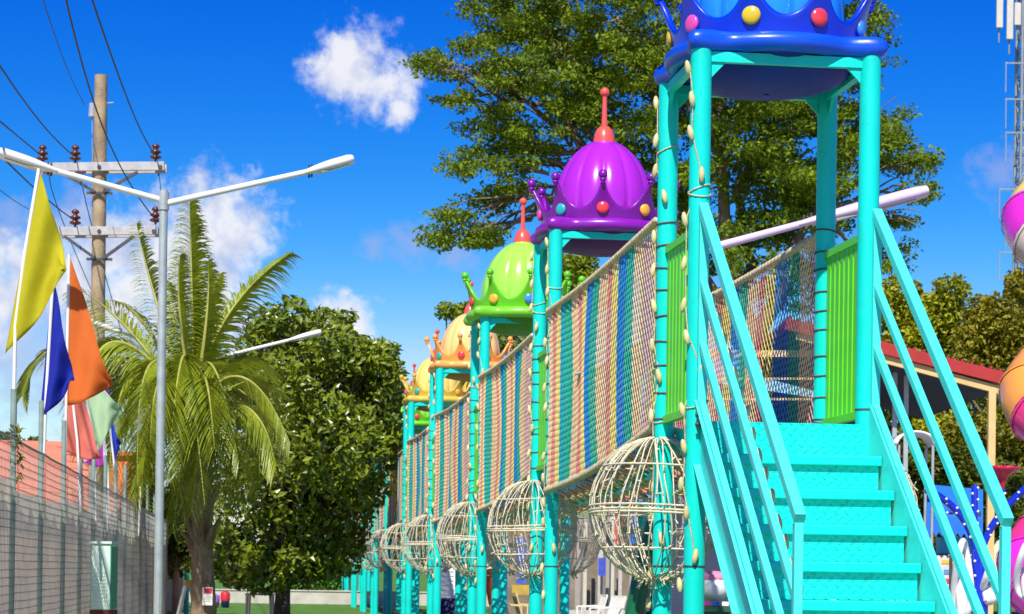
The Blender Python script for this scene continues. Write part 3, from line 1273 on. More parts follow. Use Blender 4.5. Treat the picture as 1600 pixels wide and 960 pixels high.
for (a, b_, c, lab) in WIRES:
    p0, p2 = P(*a, UD - .2), P(*c, 24)
    pm = P(*b_, 44)
    p1 = pm * 2 - (p0 + p2) * .5
    pm2 = bez(p0, p1, p2, 24)
    m = MB()
    m.tube(pm2, .015 if 'thin' not in lab else .009, 5)
    o = m.build('power_cable', WIRE)
    tag(o, lab, 'cable', 'cables of the utility pole')
for (a, b_, c, lab) in [((80, 270), (92, 330), (150, 470), 'slack cable hanging down left of the utility pole'),
                        ((130, 275), (140, 340), (190, 520), 'slack cable hanging down in front of the utility pole'),
                        ((247, 275), (250, 285), (255, 350), 'short cable dropping from the right end of the upper crossarm')]:
    p0, p2 = P(*a, UD - .5), P(*c, UD + 20)
    pm = P(*b_, UD + 8)
    m = MB()
    m.tube(bez(p0, pm * 2 - (p0 + p2) * .5, p2, 16), .013, 5)
    tag(m.build('power_cable', WIRE), lab, 'cable', 'cables of the utility pole')

# ================================================================== FENCE ON THE LEFT
FPOST = mat('fence_post_grey_green', (0.22, 0.30, 0.26), 0.6, 0.2, 8, dirt=0.4)
fence = thing('mesh_fence', 'tall grey green wire mesh fence with shade cloth along the left edge', 'fence', (0, 0, 0))


def shade_mat():
    m = mat('grey_shade_cloth', (0.70, 0.68, 0.52), 0.95, 0.2, 1.2, dirt=0.15, transl=.5)
    t = m.node_tree
    b = t.nodes['Principled BSDF']
    co = t.nodes.new('ShaderNodeTexCoord')
    wv = t.nodes.new('ShaderNodeTexNoise')
    wv.inputs['Scale'].default_value = 2.2
    t.links.new(co.outputs['Object'], wv.inputs['Vector'])
    rg = t.nodes.new('ShaderNodeMapRange')
    rg.inputs['From Min'].default_value = .3
    rg.inputs['From Max'].default_value = .7
    rg.inputs['To Min'].default_value = .62
    rg.inputs['To Max'].default_value = .88
    t.links.new(wv.outputs[0], rg.inputs['Value'])
    t.links.new(rg.outputs[0], b.inputs['Alpha'])
    return m


SHADE = shade_mat()
FWIRE = mat('fence_wire', (0.34, 0.34, 0.28), 0.7, 0.2, 8)
fpx = lambda D: 390 - 7812 / D
FY = [15.8, 18.4, 21.0, 23.8, 26.7, 29.3, 31.8, 34.4, 37.0, 39.8, 42.6, 45.5, 48.5, 52, 56, 60]
FPTS = []
for D in FY:
    FPTS.append(Vector(((fpx(D) - 800) / FPX * D, D, 0)))
FTOP = 2.48
for j, p in enumerate(FPTS):
    m = MB()
    hgt = 3.0 + .06 * math.sin(j * 2.3)
    m.tube([p, p + Vector((0, 0, hgt * .5)), p + Vector((.0, 0, hgt))], .03, 12)
    m.build('fence_post', FPOST, fence)
    if j < len(FPTS) - 1:
        q = FPTS[j + 1]
        # mesh wires: many thin strands, one part per bay
        m = MB()
        d = q - p
        nst = 34 if j < 8 else 20
        for s in range(nst):
            z = .05 + (FTOP - .05) * s / (nst - 1)
            sag = .02 * math.sin(s * 1.7 + j)
            m.tube([p + Vector((.034, 0, z)), p.lerp(q, .5) + Vector((.034, 0, z - .006 + sag * .25)), q + Vector((.034, 0, z))], .004, 3, False)
        for s in range(int(d.length / .11)):
            a = p.lerp(q, (s + .5) / int(d.length / .11)) + Vector((.036, 0, 0))
            m.tube([a + Vector((0, 0, .05)), a + Vector((0, 0, FTOP - .02))], .0025, 3, False)
        m.build('wire_mesh', FWIRE, fence)
        # shade cloth, rippled
        vs, fs = [], []
        nx, nz_ = 10, 18
        ht = 2.06 + .05 * math.sin(j * 1.9)
        for a in range(nx + 1):
            for z in range(nz_ + 1):
                c = p.lerp(q, a / nx)
                vs.append(c + Vector((-.02 + .03 * math.sin(a * 1.9 + z * .9 + j) * math.sin(PI * a / nx), 0, .02 + (ht - .03 * math.sin(PI * a / nx)) * z / nz_)))
        for a in range(nx):
            for z in range(nz_):
                i0 = a * (nz_ + 1) + z
                fs.append((i0, i0 + nz_ + 1, i0 + nz_ + 2, i0 + 1))
        m = MB()
        m.add(vs, fs, True)
        m.build('shade_cloth', SHADE, fence)
m = MB()
pth = []
for j in range(len(FPTS) - 1):
    for s in range(4):
        c = FPTS[j].lerp(FPTS[j + 1], s / 4)
        pth.append(c + Vector((.03, 0, FTOP - .012 * math.sin(PI * s / 4))))
m.tube(pth, .012, 6)
m.build('top_cable', FWIRE, fence)
# dry vine bits tied to the first post seen
m = MB()
rg = random.Random(3)
for j in range(60):
    p = FPTS[2] + Vector((.03 + rg.uniform(-.05, .06), rg.uniform(-.05, .05), rg.uniform(2.1, 2.62)))
    d = Vector((rg.uniform(-1, 1), rg.uniform(-1, 1), rg.uniform(-1, 1))).normalized() * .05
    e = d.cross(Vector((.3, .5, .8))).normalized() * .018
    m.add([p - d, p + e, p + d, p - e], [(0, 1, 2, 3)])
tag(m.build('creeper', mat('yellow_creeper', (.30, .28, .03), .7, .3, 20)), 'dry yellow creeper wound round the nearest fence post', 'plant')

# flags -------------------------------------------------------------
def cloth(name, c, transl=.5):
    return mat(name, c, .75, .06, 3, .15, 14, transl=transl)


def flag(label, D, pole_px, cloth_px, colour, mname, lean=0):
    """pole_px: bottom..top pixels; cloth_px: outline of the pennant, first edge along the pole"""
    b = P(*pole_px[0], D)
    t = thing('flag', label, 'flag', (b.x, D, b.z), 0, 'pennants along the fence')
    O = Vector((b.x, D, b.z))
    pts = [P(*q, D) - O for q in pole_px]
    if len(pts) == 2:
        pts = [pts[0], pts[0].lerp(pts[1], .5), pts[1]]
    path = []
    for a in range(len(pts) - 1):
        for s in range(4):
            path.append(pts[a].lerp(pts[a + 1], s / 4))
    path.append(pts[-1])
    m = MB()
    m.tube(path, .018, 8)
    m.build('flag_pole', WHITEP, t)
    m = MB()
    top, bot, cor = [P(*q, D) - O for q in cloth_px]
    # triangle with folds: u along the hoist, v towards the fly
    nu, nv = 22, 16
    vs, fs = [], []
    ph = sum(pole_px[0]) * .37
    hoist = bez(top, (top + bot) * .5 + Vector((lean, 0, 0)), bot, nu)
    for u in range(nu + 1):
        h = hoist[u]
        for v in range(nv + 1):
            s = v / nv
            p = h.lerp(cor, s)
            wgt = s * (1 - s * .35)
            p = p + Vector((.02 * wgt * math.sin(u * .55 + ph), .16 * wgt * math.sin(s * 7.5 + ph + u * .10), -.10 * math.sin(PI * s) * (u / nu - .3)))
            vs.append(p)
    for u in range(nu):
        for v in range(nv):
            i0 = u * (nv + 1) + v
            fs.append((i0, i0 + nv + 1, i0 + nv + 2, i0 + 1))
    m.add(vs, fs, True)
    o = m.build('cloth', cloth(mname, colour), t)
    so = o.modifiers.new('solid', 'SOLIDIFY')
    so.thickness = .004


flag('large yellow pennant on a bent white pole at the left edge', 21.0, [(20, 700), (24, 510), (38, 400), (61, 264)], [(61, 262), (8, 552), (104, 422)], (.72, .66, .02), 'flag_yellow', .0)
flag('dark blue pennant hanging close to its pole beside the yellow one', 23.8, [(68, 715), (72, 620), (83, 434)], [(83, 432), (62, 652), (112, 594)], (.02, .04, .50), 'flag_blue')
flag('orange pennant with its tip blown right in front of the palm', 26.7, [(101, 745), (104, 600), (108, 398)], [(108, 396), (99, 634), (174, 600)], (.90, .25, .04), 'flag_orange')
flag('salmon pink pennant hanging below the orange one', 28.6, [(126, 800), (121, 690), (104, 545)], [(103, 545), (99, 702), (158, 716)], (.88, .28, .20), 'flag_salmon')
flag('pale mint green pennant right of the salmon pink one', 31.8, [(150, 815), (147, 690), (130, 590)], [(126, 575), (147, 715), (188, 636)], (.62, .82, .52), 'flag_mint')
flag('violet pennant peeping out behind the mint green one', 34.4, [(168, 830), (163, 700), (158, 585)], [(158, 585), (163, 650), (180, 640)], (.25, .02, .42), 'flag_violet')
flag('magenta pennant low down between the mint and the small blue ones', 37.0, [(172, 838), (168, 730), (160, 660)], [(162, 655), (166, 722), (136, 724)], (.62, .08, .55), 'flag_magenta')
flag('small bright blue pennant farthest along the fence', 39.8, [(183, 850), (180, 740), (170, 650)], [(170, 648), (178, 738), (187, 690)], (.05, .12, .72), 'flag_bright_blue')
t = thing('bare_flag_pole', 'bare white flag pole without cloth in front of the palm fronds', 'pole', P(216, 838, 44))
m = MB()
m.tube([(0, 0, 0), (.02, 0, .45), (.03, 0, .95)], .02, 8)
m.build('flag_pole', WHITEP, t)

# electric cabinet ---------------------------------------------------
CD = 29.5
c = P(162, 955, CD)
cb = thing('utility_cabinet', 'pale mint metal cabinet with green side in front of the fence', 'cabinet', (c.x, CD, 0), R(-7))
topz = P(160, 850, CD).z
lowz = P(160, 953, CD).z
MINT = mat('mint_enamel', (.60, .78, .66), .5, .05, 4, dirt=.15)
m = MB()
m.box((0, 0, (topz + lowz) / 2), (.25, .30, topz - lowz))
m.build('body', MINT, cb, bevel=.01)
m = MB()
m.box((.129, 0, (topz + lowz) / 2 - .01), (.008, .29, topz - lowz - .05))
m.build('side_panel', mat('deep_green_enamel', (.01, .30, .15), .5, .1, 4), cb)
m = MB()
m.box((.0, 0, topz + .015), (.29, .35, .03))
m.build('lid', MINT, cb)
m = MB()
for s in range(9):
    m.box((-.01, -.152, lowz + .12 + s * .045), (.18, .008, .012))
m.build('louvre', MINT, cb)
m = MB()
m.box((0, 0, lowz / 2), (.27, .32, lowz - .004))
m.build('plinth', mat('rust_brown', (.13, .03, .015), .8, .3, 8, dirt=.3), cb)

# house behind the fence ---------------------------------------------
SALM = mat('salmon_roof', (.72, .23, .13), .8, .12, 1.5, .3, 12, dirt=.2)
WALLP = mat('pink_wall', (.62, .34, .26), .9, .1, 1, dirt=.25)
HD = 62
hs = thing('house', 'house with a salmon red roof behind the mesh fence', 'house', (0, 0, 0))
a, b_ = P(-160, 684, HD), P(96, 690, HD)
c, d = P(-160, 742, HD - 6), P(205, 800, HD - 6)
e = P(215, 790, HD + 5)
m = MB()
m.add([a, b_, d, c, e, P(-160, 742, HD + 8)], [(3, 2, 1, 0), (1, 2, 4), (0, 1, 4, 5)])
rf = m.build('roof', SALM, hs)
so = rf.modifiers.new('solid', 'SOLIDIFY')
so.thickness = .12
# tile courses on the roof slope
for s in range(1, 9):
    m = MB()
    f = s / 9
    m.bar(a.lerp(c, f) + Vector((0, -.02, .05)), b_.lerp(d, f) + Vector((0, -.02, .05)), .09, .05)
    m.build('tile_course', SALM, rf)
m = MB()
y_ = HD - 5.2
m.box(((c.x + d.x) / 2, HD - .2, c.z / 2 - .25), (d.x - c.x - 1.2, 10, c.z - .6))
m.build('wall', WALLP, hs)
m = MB()
p = P(200, 715, 70)
m.box((p.x, 70, p.z / 2), (1.3, 2.0, p.z))
m.box((p.x, 70, p.z + .06), (1.5, 2.3, .12))
tag(m.build('brick_shed', mat('orange_brick', (.66, .2, .06), .85, .25, 3, .4, 20)), 'orange red outbuilding glimpsed through the palm fronds', 'shed')

# ================================================================== PALM
PD = 43
LEAFP = leaf_mat('palm_leaflet', (.13, .20, .010), (.46, .52, .03), .38, transl=.3, fine=1.6)
RIB = mat('palm_rib', (.36, .36, .06), .5, .15, 6)
pb = P(319, 955, PD)
pc = P(303, 640, PD)
palm = thing('coconut_palm', 'young coconut palm with feathery yellow green fronds behind the lamp post', 'palm tree', (pb.x, PD, 0))
PO = Vector((pb.x, PD, 0))
m = MB()
path, rad = [], []
for j in range(40):
    t_ = j / 39
    z = t_ * pc.z
    path.append(Vector(((pc.x - pb.x) * t_ ** 1.5, 0, z)))
    rad.append(.17 + .10 * (1 - t_) ** 3 + .06 * math.exp(-((t_ - .66) / .2) ** 2) + (.012 if j % 2 else 0))
m.tube(path, rad, 16)
m.build('trunk', mat('palm_trunk', (.24, .17, .10), .95, .35, 4, .8, 16, dirt=.3), palm)
rg = random.Random(9)
for j in range(26):      # old leaf bases clasping the trunk
    a = rg.uniform(0, 2 * PI)
    z = pc.z * rg.uniform(.42, .98)
    t_ = z / pc.z
    c = Vector(((pc.x - pb.x) * t_ ** 1.5, 0, z))
    d = Vector((math.cos(a), math.sin(a), 0))
    m = MB()
    m.tube([c + d * .14 - Vector((0, 0, .25)), c + d * .23, c + d * rg.uniform(.3, .42) + Vector((0, 0, rg.uniform(.05, .3)))], [.10, .07, .03], 6)
    m.build('leaf_base', mat('palm_boot', (.20, .13, .07), .9, .3, 6, .5, 20), palm)


def frond(c_px, t_px, dyc, dyt, ll=.62, dens=1.0, flat=0.0):
    p0 = pc - PO + Vector((rg.uniform(-.06, .06), rg.uniform(-.06, .06), -.1))
    p1m = P(*c_px, PD + dyc) - PO
    p2 = P(*t_px, PD + dyt) - PO
    p1 = p1m * 2 - (p0 + p2) * .5
    n = 26
    path = bez(p0, p1, p2, n)
    m = MB()
    m.tube(path, [.045 * (1 - j / n) + .006 for j in range(n + 1)], 6)
    fr = m.build('frond', RIB, palm)
    L = sum((path[j + 1] - path[j]).length for j in range(n))
    nl = int(70 * dens * L / 3.2)
    vs, qs = [], []
    for j in range(nl):
        f = .10 + .9 * j / (nl - 1)
        q = f * n
        i0 = min(int(q), n - 1)
        p = path[i0].lerp(path[i0 + 1], q - i0)
        tg = (path[i0 + 1] - path[i0]).normalized()
        side = tg.cross(Vector((0, 0, 1)))
        if side.length < .25 or flat:
            view = Vector((0, -1, .15))
            side = side * (1 - flat) + tg.cross(view) * max(flat, .5)
        side.normalize()
        upv = side.cross(tg)
        lw = ll * (math.sin(PI * (.12 + .80 * f)) ** .7) * rg.uniform(.85, 1.12)
        for s in (-1, 1):
            d = (side * s * .85 + tg * (.55 + .5 * f) + upv * .22 * (1 - flat)).normalized()
            d = (d + Vector((rg.uniform(-.08, .08), rg.uniform(-.08, .08), rg.uniform(-.08, .08)))).normalized()
            pts = []
            g_ = .9 + rg.uniform(-.25, .45)
            for k in range(5):
                u = k / 4
                pts.append(p + d * lw * u + Vector((0, 0, -g_ * lw * u * u * .62)))
            wv = d.cross(Vector((.2, .3, 1))).normalized() if abs(d.z) < .9 else Vector((1, 0, 0))
            wv = (wv * .7 + tg * .5).normalized()
            b0 = len(vs)
            for k, pp in enumerate(pts):
                ww = .023 * (1 - (k / 4) ** 2 * .9)
                vs += [tuple(pp - wv * ww), tuple(pp + wv * ww)]
            for k in range(4):
                qs.append((b0 + 2 * k, b0 + 2 * k + 1, b0 + 2 * k + 3, b0 + 2 * k + 2))
    me = np_mesh('leaflets', np.array(vs), np.array(qs), LEAFP)
    inst('leaflets', me, fr)


for spec in [((300, 470), (297, 318), .3, .5, .72, 1.9, .85),
             ((250, 490), (214, 352), .6, 1.0, .5, 1.0, .2),
             ((352, 500), (452, 398), .5, .8, .75, 1.1, .35),
             ((205, 520), (122, 452), .2, .3, .85, 1.2, .3),
             ((175, 535), (130, 690), -.4, -.8, .8, 1.1, .3),
             ((120, 540), (36, 615), .8, 1.2, .75, 1.0, .2),
             ((235, 570), (215, 760), -1.0, -1.6, .68, 1.1, 0),
             ((285, 560), (262, 745), -1.4, -2.2, .7, 1.2, 0),
             ((330, 570), (372, 720), -1.2, -1.9, .7, 1.1, 0),
             ((378, 590), (452, 690), -.3, -.4, .8, 1.2, .3),
             ((390, 640), (432, 745), -.9, -1.4, .6, 1.0, 0),
             ((300, 610), (320, 790), -1.5, -2.0, .6, .9, 0),
             ((225, 620), (165, 735), .6, 1.0, .6, 1.0, 0),
             ((350, 560), (390, 640), 1.6, 2.4, .6, .9, 0),
             ((270, 500), (255, 440), 1.5, 2.4, .55, .9, 0),
             ((320, 520), (345, 430), 1.4, 2.2, .5, .9, 0),
             ((315, 640), (300, 800), -1.0, -1.3, .62, 1.1, 0), ((345, 640), (388, 770), -.8, -1.2, .65, 1.1, .2), ((260, 640), (200, 780), -.7, -1.1, .65, 1.1, .2),
             ((210, 580), (170, 760), -.5, -.9, .75, 1.1, .3), ((385, 620), (405, 770), .4, .6, .65, 1.1, .2), ((290, 690), (270, 830), -.5, -.8, .5, 1, 0), ((330, 690), (345, 830), -.5, -.8, .5, 1, 0),
             ((245, 680), (235, 800), -.6, -1.0, .6, .9, 0),
             ((265, 600), (215, 690), .8, 1.2, .6, 1, 0), ((200, 560), (165, 640), .9, 1.5, .6, 1, 0),
             ((335, 620), (345, 780), -1.0, -1.5, .6, 1, 0), ((275, 650), (285, 790), -1.3, -1.7, .6, 1, 0), ((320, 590), (335, 700), -1.6, -2.6, .65, 1, 0),
             ((255, 590), (235, 690), -1.5, -2.6, .65, 1, 0), ((405, 600), (415, 700), .7, 1.0, .6, 1, 0), ((235, 520), (180, 470), .9, 1.6, .6, 1, 0),
             ((370, 560), (425, 590), 1.2, 1.8, .7, 1, .2), ((282, 500), (282, 400), -.3, -.4, .5, 1.2, .7), ((322, 505), (325, 410), .1, .2, .5, 1.2, .7),
             ((355, 680), (370, 800), -.3, -.4, .55, .9, 0)]:
    frond(*spec)

# sign tied to the palm trunk
sp = P(324, 932, PD - .35)
sg = thing('tree_sign', 'small white sign with red header tied to the palm trunk', 'sign', sp)
m = MB()
m.box((0, 0, 0), (.19, .015, .33))
m.build('board', WHITEP, sg)
m = MB()
m.box((.01, -.0095, .10), (.15, .004, .10))
m.build('red_print', mat('red_print', (.65, .03, .06), .6), sg)
m = MB()
for s in range(3):
    m.box((0, -.0095, -.02 - s * .035), (.13, .004, .008))
m.build('text_line', mat('grey_print', (.35, .33, .38), .6), sg)

# ================================================================== BROADLEAF TREES
def blob_points(blobs, n, shell=0.45, rng=RNG):
    """blobs: (centre Vector, rx, ry, rz) -> points and outward normals"""
    vol = np.array([b[1] * b[2] + b[1] * b[3] for b in blobs])
    cnt = (n * vol / vol.sum()).astype(int) + 1
    ps, ns = [], []
    for b, c in zip(blobs, cnt):
        d = rng.normal(size=(c, 3))
        d /= np.linalg.norm(d, axis=1)[:, None]
        r = (shell + (1 - shell) * rng.uniform(0, 1, c) ** .6)[:, None]
        ax = np.array([[b[1], b[2], b[3]]])
        ps.append(np.array([tuple(b[0])]) + d * ax * r)
        ns.append(d)
    return np.concatenate(ps), np.concatenate(ns)


def branchy(m, a, b, r0, r1, rg, n=6, wob=.06):
    a, b = Vector(a), Vector(b)
    L = (b - a).length
    path, rad = [], []
    for j in range(n + 1):
        t_ = j / n
        q = a.lerp(b, t_) + Vector((rg.uniform(-1, 1), rg.uniform(-1, 1), rg.uniform(-1, 1))) * L * wob * math.sin(PI * t_)
        q.z += L * .06 * math.sin(PI * t_)
        path.append(q)
        rad.append(r0 + (r1 - r0) * t_)
    m.tube(path, rad, 7, False)
    return path


# dense round tree beside the row
RD = 50
rb = P(440, 960, RD)
tree = thing('broadleaf_tree', 'dense round dark green tree with glossy leaves right of the palm', 'tree', (rb.x, RD, 0))
TO = Vector((rb.x, RD, 0))
LEAFR = leaf_mat('glossy_leaf', (.035, .085, .004), (.31, .37, .012), .33, transl=.12, spec=.6, fine=1.3)
px2m = RD / FPX
blobs = []
for (x, y, rx, rz, dy) in [(480, 640, 120, 110, 0), (545, 640, 80, 95, .5), (560, 570, 60, 40, -.6), (440, 560, 75, 70, .6), (455, 505, 40, 42, 0), (520, 545, 50, 45, -.9),
                           (400, 680, 70, 90, .3), (470, 740, 130, 100, -.4), (560, 720, 62, 95, -.2), (395, 800, 80, 85, .5), (480, 820, 85, 70, 0), (365, 860, 45, 50, 1), (545, 800, 45, 60, .6),
                           (385, 600, 50, 70, 1.0), (600, 640, 36, 75, 0), (440, 875, 60, 35, .4), (430, 620, 60, 70, -1.6), (510, 690, 90, 80, -1.8), (590, 575, 36, 40, .2), (600, 600, 34, 60, -.3), (575, 560, 40, 36, .3), (505, 520, 46, 40, .4), (612, 690, 24, 50, .2), (420, 520, 40, 45, .4), (375, 885, 45, 35, -.6), (410, 900, 50, 30, -.5), (340, 860, 24, 40, .2), (530, 870, 40, 34, .3), (480, 880, 60, 30, -.3)]:
    c = P(x, y, RD + dy) - TO
    blobs.append((c, rx * px2m, max(rx * px2m, 1.0), rz * px2m))
for j_ in range(46):      # sprigs that break the outline
    b_ = blobs[j_ % len(blobs)]
    d_ = Vector((RNG.normal(), RNG.normal() * .6, RNG.normal())).normalized()
    blobs.append((b_[0] + Vector((d_.x * b_[1], d_.y * b_[2], d_.z * b_[3])) * 1.02, RNG.uniform(.18, .36), RNG.uniform(.2, .36), RNG.uniform(.16, .32)))
pos, nr = blob_points(blobs, 25000, .5)
v, q = leaves(pos, .215, .42, up=.45, nrm=nr * .5 + np.array([[0, 0, .6]]))
inst('crown', np_mesh('crown', v, q, LEAFR), tree)
m = MB()
rg = random.Random(2)
fork = P(443, 900, RD) - TO
m.tube([(0, 0, 0), fork * .5, fork], [.2, .17, .15], 12)
for b_ in blobs:
    branchy(m, fork, b_[0], .09, .02, rg)
m.build('trunk', BARKD, tree)

# big airy rain tree behind the towers
BD = 66
bb = P(1165, 900, BD)
tree = thing('rain_tree', 'large airy rain tree spreading behind the crowned towers', 'tree', (bb.x, BD, 0))
TO = Vector((bb.x, BD, 0))
LEAFB = leaf_mat('rain_tree_leaf', (.045, .12, .006), (.33, .42, .014), .55, transl=.33, spec=.3, fine=.9)
px2m = BD / FPX
SPR = [(755, 70, 60, 30), (700, 105, 45, 18), (668, 98, 26, 10), (800, 120, 70, 30), (720, 150, 30, 12), (850, 30, 90, 45), (790, 10, 60, 40), (950, 20, 110, 60), (1060, 60, 100, 80),
       (870, 100, 90, 45), (930, 120, 90, 55), (850, 180, 80, 38), (780, 215, 60, 26), (735, 258, 32, 16), (830, 250, 70, 30), (765, 315, 55, 22), (720, 345, 40, 14), (690, 375, 22, 9),
       (800, 300, 40, 20), (905, 190, 70, 40), (1000, 150, 80, 70), (1000, 260, 60, 60), (760, 370, 30, 14), (735, 372, 20, 10), 
       (1100, 140, 110, 80), (1180, 200, 110, 60), (1160, 290, 110, 50), (1250, 260, 90, 60), (1230, 170, 90, 50), (1130, 380, 90, 45), (1230, 370, 80, 50), (1300, 330, 70, 40), (1330, 220, 70, 60), (1300, 140, 60, 50),
       (1390, 240, 46, 34), (1420, 300, 40, 22), (1400, 350, 30, 22), (1395, 190, 34, 24), (1440, 255, 22, 14), (1385, 410, 30, 30), (1200, 60, 110, 60), (1330, 60, 60, 60), (1060, 330, 50, 50), (1250, 440, 50, 40), (1150, 470, 50, 30),
       (1200, -80, 200, 70), (1000, -90, 200, 70), (820, -60, 120, 50)]
sub = []
for (x, y, rx, rz) in SPR:
    k = max(4, int(rx * rz / 185))
    for j in range(k):
        a = RNG.uniform(0, 2 * PI)
        r = math.sqrt(RNG.uniform(0, 1))
        cx, cy = x + rx * r * math.cos(a), y + rz * r * math.sin(a)
        dy = RNG.uniform(-1, 1) * min(4.0, rx * px2m * 2.2)
        sub.append((P(cx, cy, BD + dy) - TO, RNG.uniform(.35, .9), RNG.uniform(.4, .9), RNG.uniform(.15, .42)))
pos, nr = blob_points(sub, 135000, .05)
v, q = leaves(pos, .155, .5, up=.45)
inst('crown', np_mesh('crown', v, q, LEAFB), tree)
m = MB()
rg = random.Random(4)
f1 = P(1175, 560, BD) - TO
m.tube([(0, 0, 0), f1 * .5 + Vector((.1, 0, 0)), f1], [.55, .42, .36], 14)
hubs = []
for (x, y) in [(1060, 380), (1150, 300), (1260, 350), (1230, 430), (980, 300), (1110, 200)]:
    e = P(x, y, BD + rg.uniform(-2, 2)) - TO
    branchy(m, f1, e, .26, .12, rg)
    hubs.append(e)
for (x, y, rx, rz) in SPR:
    c = P(x, y, BD) - TO
    h = min(hubs, key=lambda q_: (q_ - c).length)
    pth = branchy(m, h, c, .10, .025, rg, 7, .08)
    for j in range(5):
        e = c + Vector((rg.uniform(-1, 1) * rx * px2m, rg.uniform(-1.5, 1.5), rg.uniform(-1, 1) * rz * px2m))
        branchy(m, pth[4 + j % 3], e, .035, .012, rg, 4)
m.build('trunk', mat('grey_brown_bark', (.20, .15, .10), .95, .3, 3, .6, 12), tree)


def plain_tree(label, D, base_px, blobs_px, dark, light, n, size, name, trunk_r=.2, asp=.5, shell=.35):
    b = P(base_px[0], base_px[1], D)
    t = thing('broadleaf_tree', label, 'tree', (b.x, D, 0), 0, 'trees behind the playground')
    O = Vector((b.x, D, 0))
    k = D / FPX
    bl_ = []
    for (x, y, rx, rz) in blobs_px:
        for j in range(4):
            a = RNG.uniform(0, 2 * PI)
            bl_.append((P(x + rx * .55 * math.cos(a), y + rz * .55 * math.sin(a), D + RNG.uniform(-1, 1) * rx * k * .7) - O, rx * k * .72, rx * k * .72, rz * k * .68))
    pos, nr_ = blob_points(bl_, n, shell)
    v_, q_ = leaves(pos, size, asp, up=.45)
    inst('crown', np_mesh('crown', v_, q_, leaf_mat(name, dark, light, .5, transl=.2, spec=.35, fine=.8)), t)
    m_ = MB()
    rg_ = random.Random(int(b.x * 10))
    f = Vector((0, 0, max(1.2, min(bb_[0].z for bb_ in bl_) * .8)))
    m_.tube([(0, 0, 0), f * .5, f], [trunk_r * 1.2, trunk_r, trunk_r * .85], 10)
    for bb_ in bl_:
        branchy(m_, f, bb_[0], trunk_r * .4, .03, rg_)
    m_.build('trunk', MATS['grey_brown_bark'], t)


plain_tree('yellow green leafy tree behind the red roofed pavilion', 84, (1450, 900),
           [(1420, 480, 50, 45), (1465, 465, 45, 40), (1440, 540, 60, 50), (1490, 520, 50, 50), (1400, 620, 50, 60), (1480, 620, 60, 60), (1440, 700, 60, 50), (1500, 700, 50, 60)],
           (.14, .18, .006), (.56, .54, .02), 24000, .25, 'leaf_yellow_green')
plain_tree('brownish green tree at the right edge beside the lattice mast', 78, (1570, 900),
           [(1545, 470, 42, 45), (1580, 460, 34, 36), (1560, 530, 60, 50), (1600, 560, 50, 70), (1520, 560, 40, 45), (1560, 640, 70, 60), (1600, 700, 60, 60), (1520, 700, 50, 50), (1545, 760, 60, 50)],
           (.09, .10, .006), (.42, .36, .02), 24000, .22, 'leaf_brown_green')
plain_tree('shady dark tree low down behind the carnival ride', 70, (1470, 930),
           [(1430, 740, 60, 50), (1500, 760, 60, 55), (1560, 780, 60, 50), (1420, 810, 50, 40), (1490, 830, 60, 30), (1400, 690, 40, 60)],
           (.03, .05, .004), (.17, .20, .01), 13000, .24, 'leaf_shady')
plain_tree('dark tree beyond the low wall at the end of the lawn', 96, (540, 930),
           [(540, 860, 40, 40), (580, 850, 50, 40), (480, 880, 50, 30), (620, 850, 40, 40), (680, 840, 50, 45), (740, 850, 50, 40)],
           (.02, .035, .004), (.10, .13, .010), 8000, .3, 'leaf_far')
plain_tree('distant green tree behind the house roof at the left edge', 110, (20, 760),
           [(5, 705, 30, 25), (45, 706, 30, 20), (-40, 700, 40, 30)], (.04, .07, .006), (.16, .22, .02), 2500, .35, 'leaf_distant')

plain_tree('leafy shrub growing between the fence and the palm trunk', 60, (275, 930),
           [(268, 830, 26, 40), (285, 790, 26, 40), (262, 880, 22, 30), (240, 800, 24, 36), (300, 850, 26, 40), (225, 760, 24, 40)],
           (.03, .05, .004), (.18, .22, .012), 4500, .22, 'leaf_shrub', .1)
plain_tree('green tree top showing between the lime and orange crowns', 88, (735, 930),
           [(712, 492, 30, 22), (740, 520, 34, 30), (765, 560, 40, 40), (760, 640, 60, 60), (905, 425, 46, 26), (880, 470, 50, 36), (940, 450, 40, 26), (820, 560, 60, 50)],
           (.06, .12, .005), (.34, .40, .014), 15000, .24, 'leaf_mid_green')
# clipped hedge below the far trees
m = MB()
pos = RNG.uniform(size=(5000, 3))
a, b_ = P(440, 930, 86), P(530, 930, 86)
pos = np.stack([a.x + (b_.x - a.x) * pos[:, 0], 86 + 1.2 * pos[:, 1], .1 + 1.35 * pos[:, 2] * (1 - .25 * np.abs(pos[:, 0] - .5))], 1)
v, q = leaves(pos, .16, .5, up=.4)
hd = thing('hedge', 'bright green clipped hedge behind the low wall', 'hedge', (0, 0, 0))
inst('foliage', np_mesh('foliage', v, q, leaf_mat('leaf_hedge', (.05, .14, .008), (.14, .30, .02), .5, transl=.2, fine=2)), hd)

# ================================================================== RED ROOFED PAVILION
VD = 42
REDR = mat('red_roof_sheet', (.42, .025, .02), .5, .12, 3, dirt=.25)
CREAM = mat('cream_paint', (.70, .50, .20), .6, .08, 4, dirt=.2)
p0, p1 = P(1228, 498, VD), P(1586, 588, VD)
pv = thing('pavilion', 'open pavilion with dark red sloping roof behind the stairs', 'pavilion', (p0.x, VD, 0))
O = Vector((p0.x, VD, 0))
a, b_ = p0 - O, p1 - O
bk = Vector((0, 9, 0))
m = MB()
m.add([a, b_, b_ + bk, a + bk], [(0, 1, 2, 3)])
o = m.build('roof', REDR, pv)
s_ = o.modifiers.new('solid', 'SOLIDIFY')
s_.thickness = .06
for s in range(24):
    q = a.lerp(b_, (s + .5) / 24)
    m = MB()
    m.bar(q + Vector((0, 0, .05)), q + bk + Vector((0, 0, .05)), .05, .04)
    m.build('roof_seam', REDR, o)
m = MB()
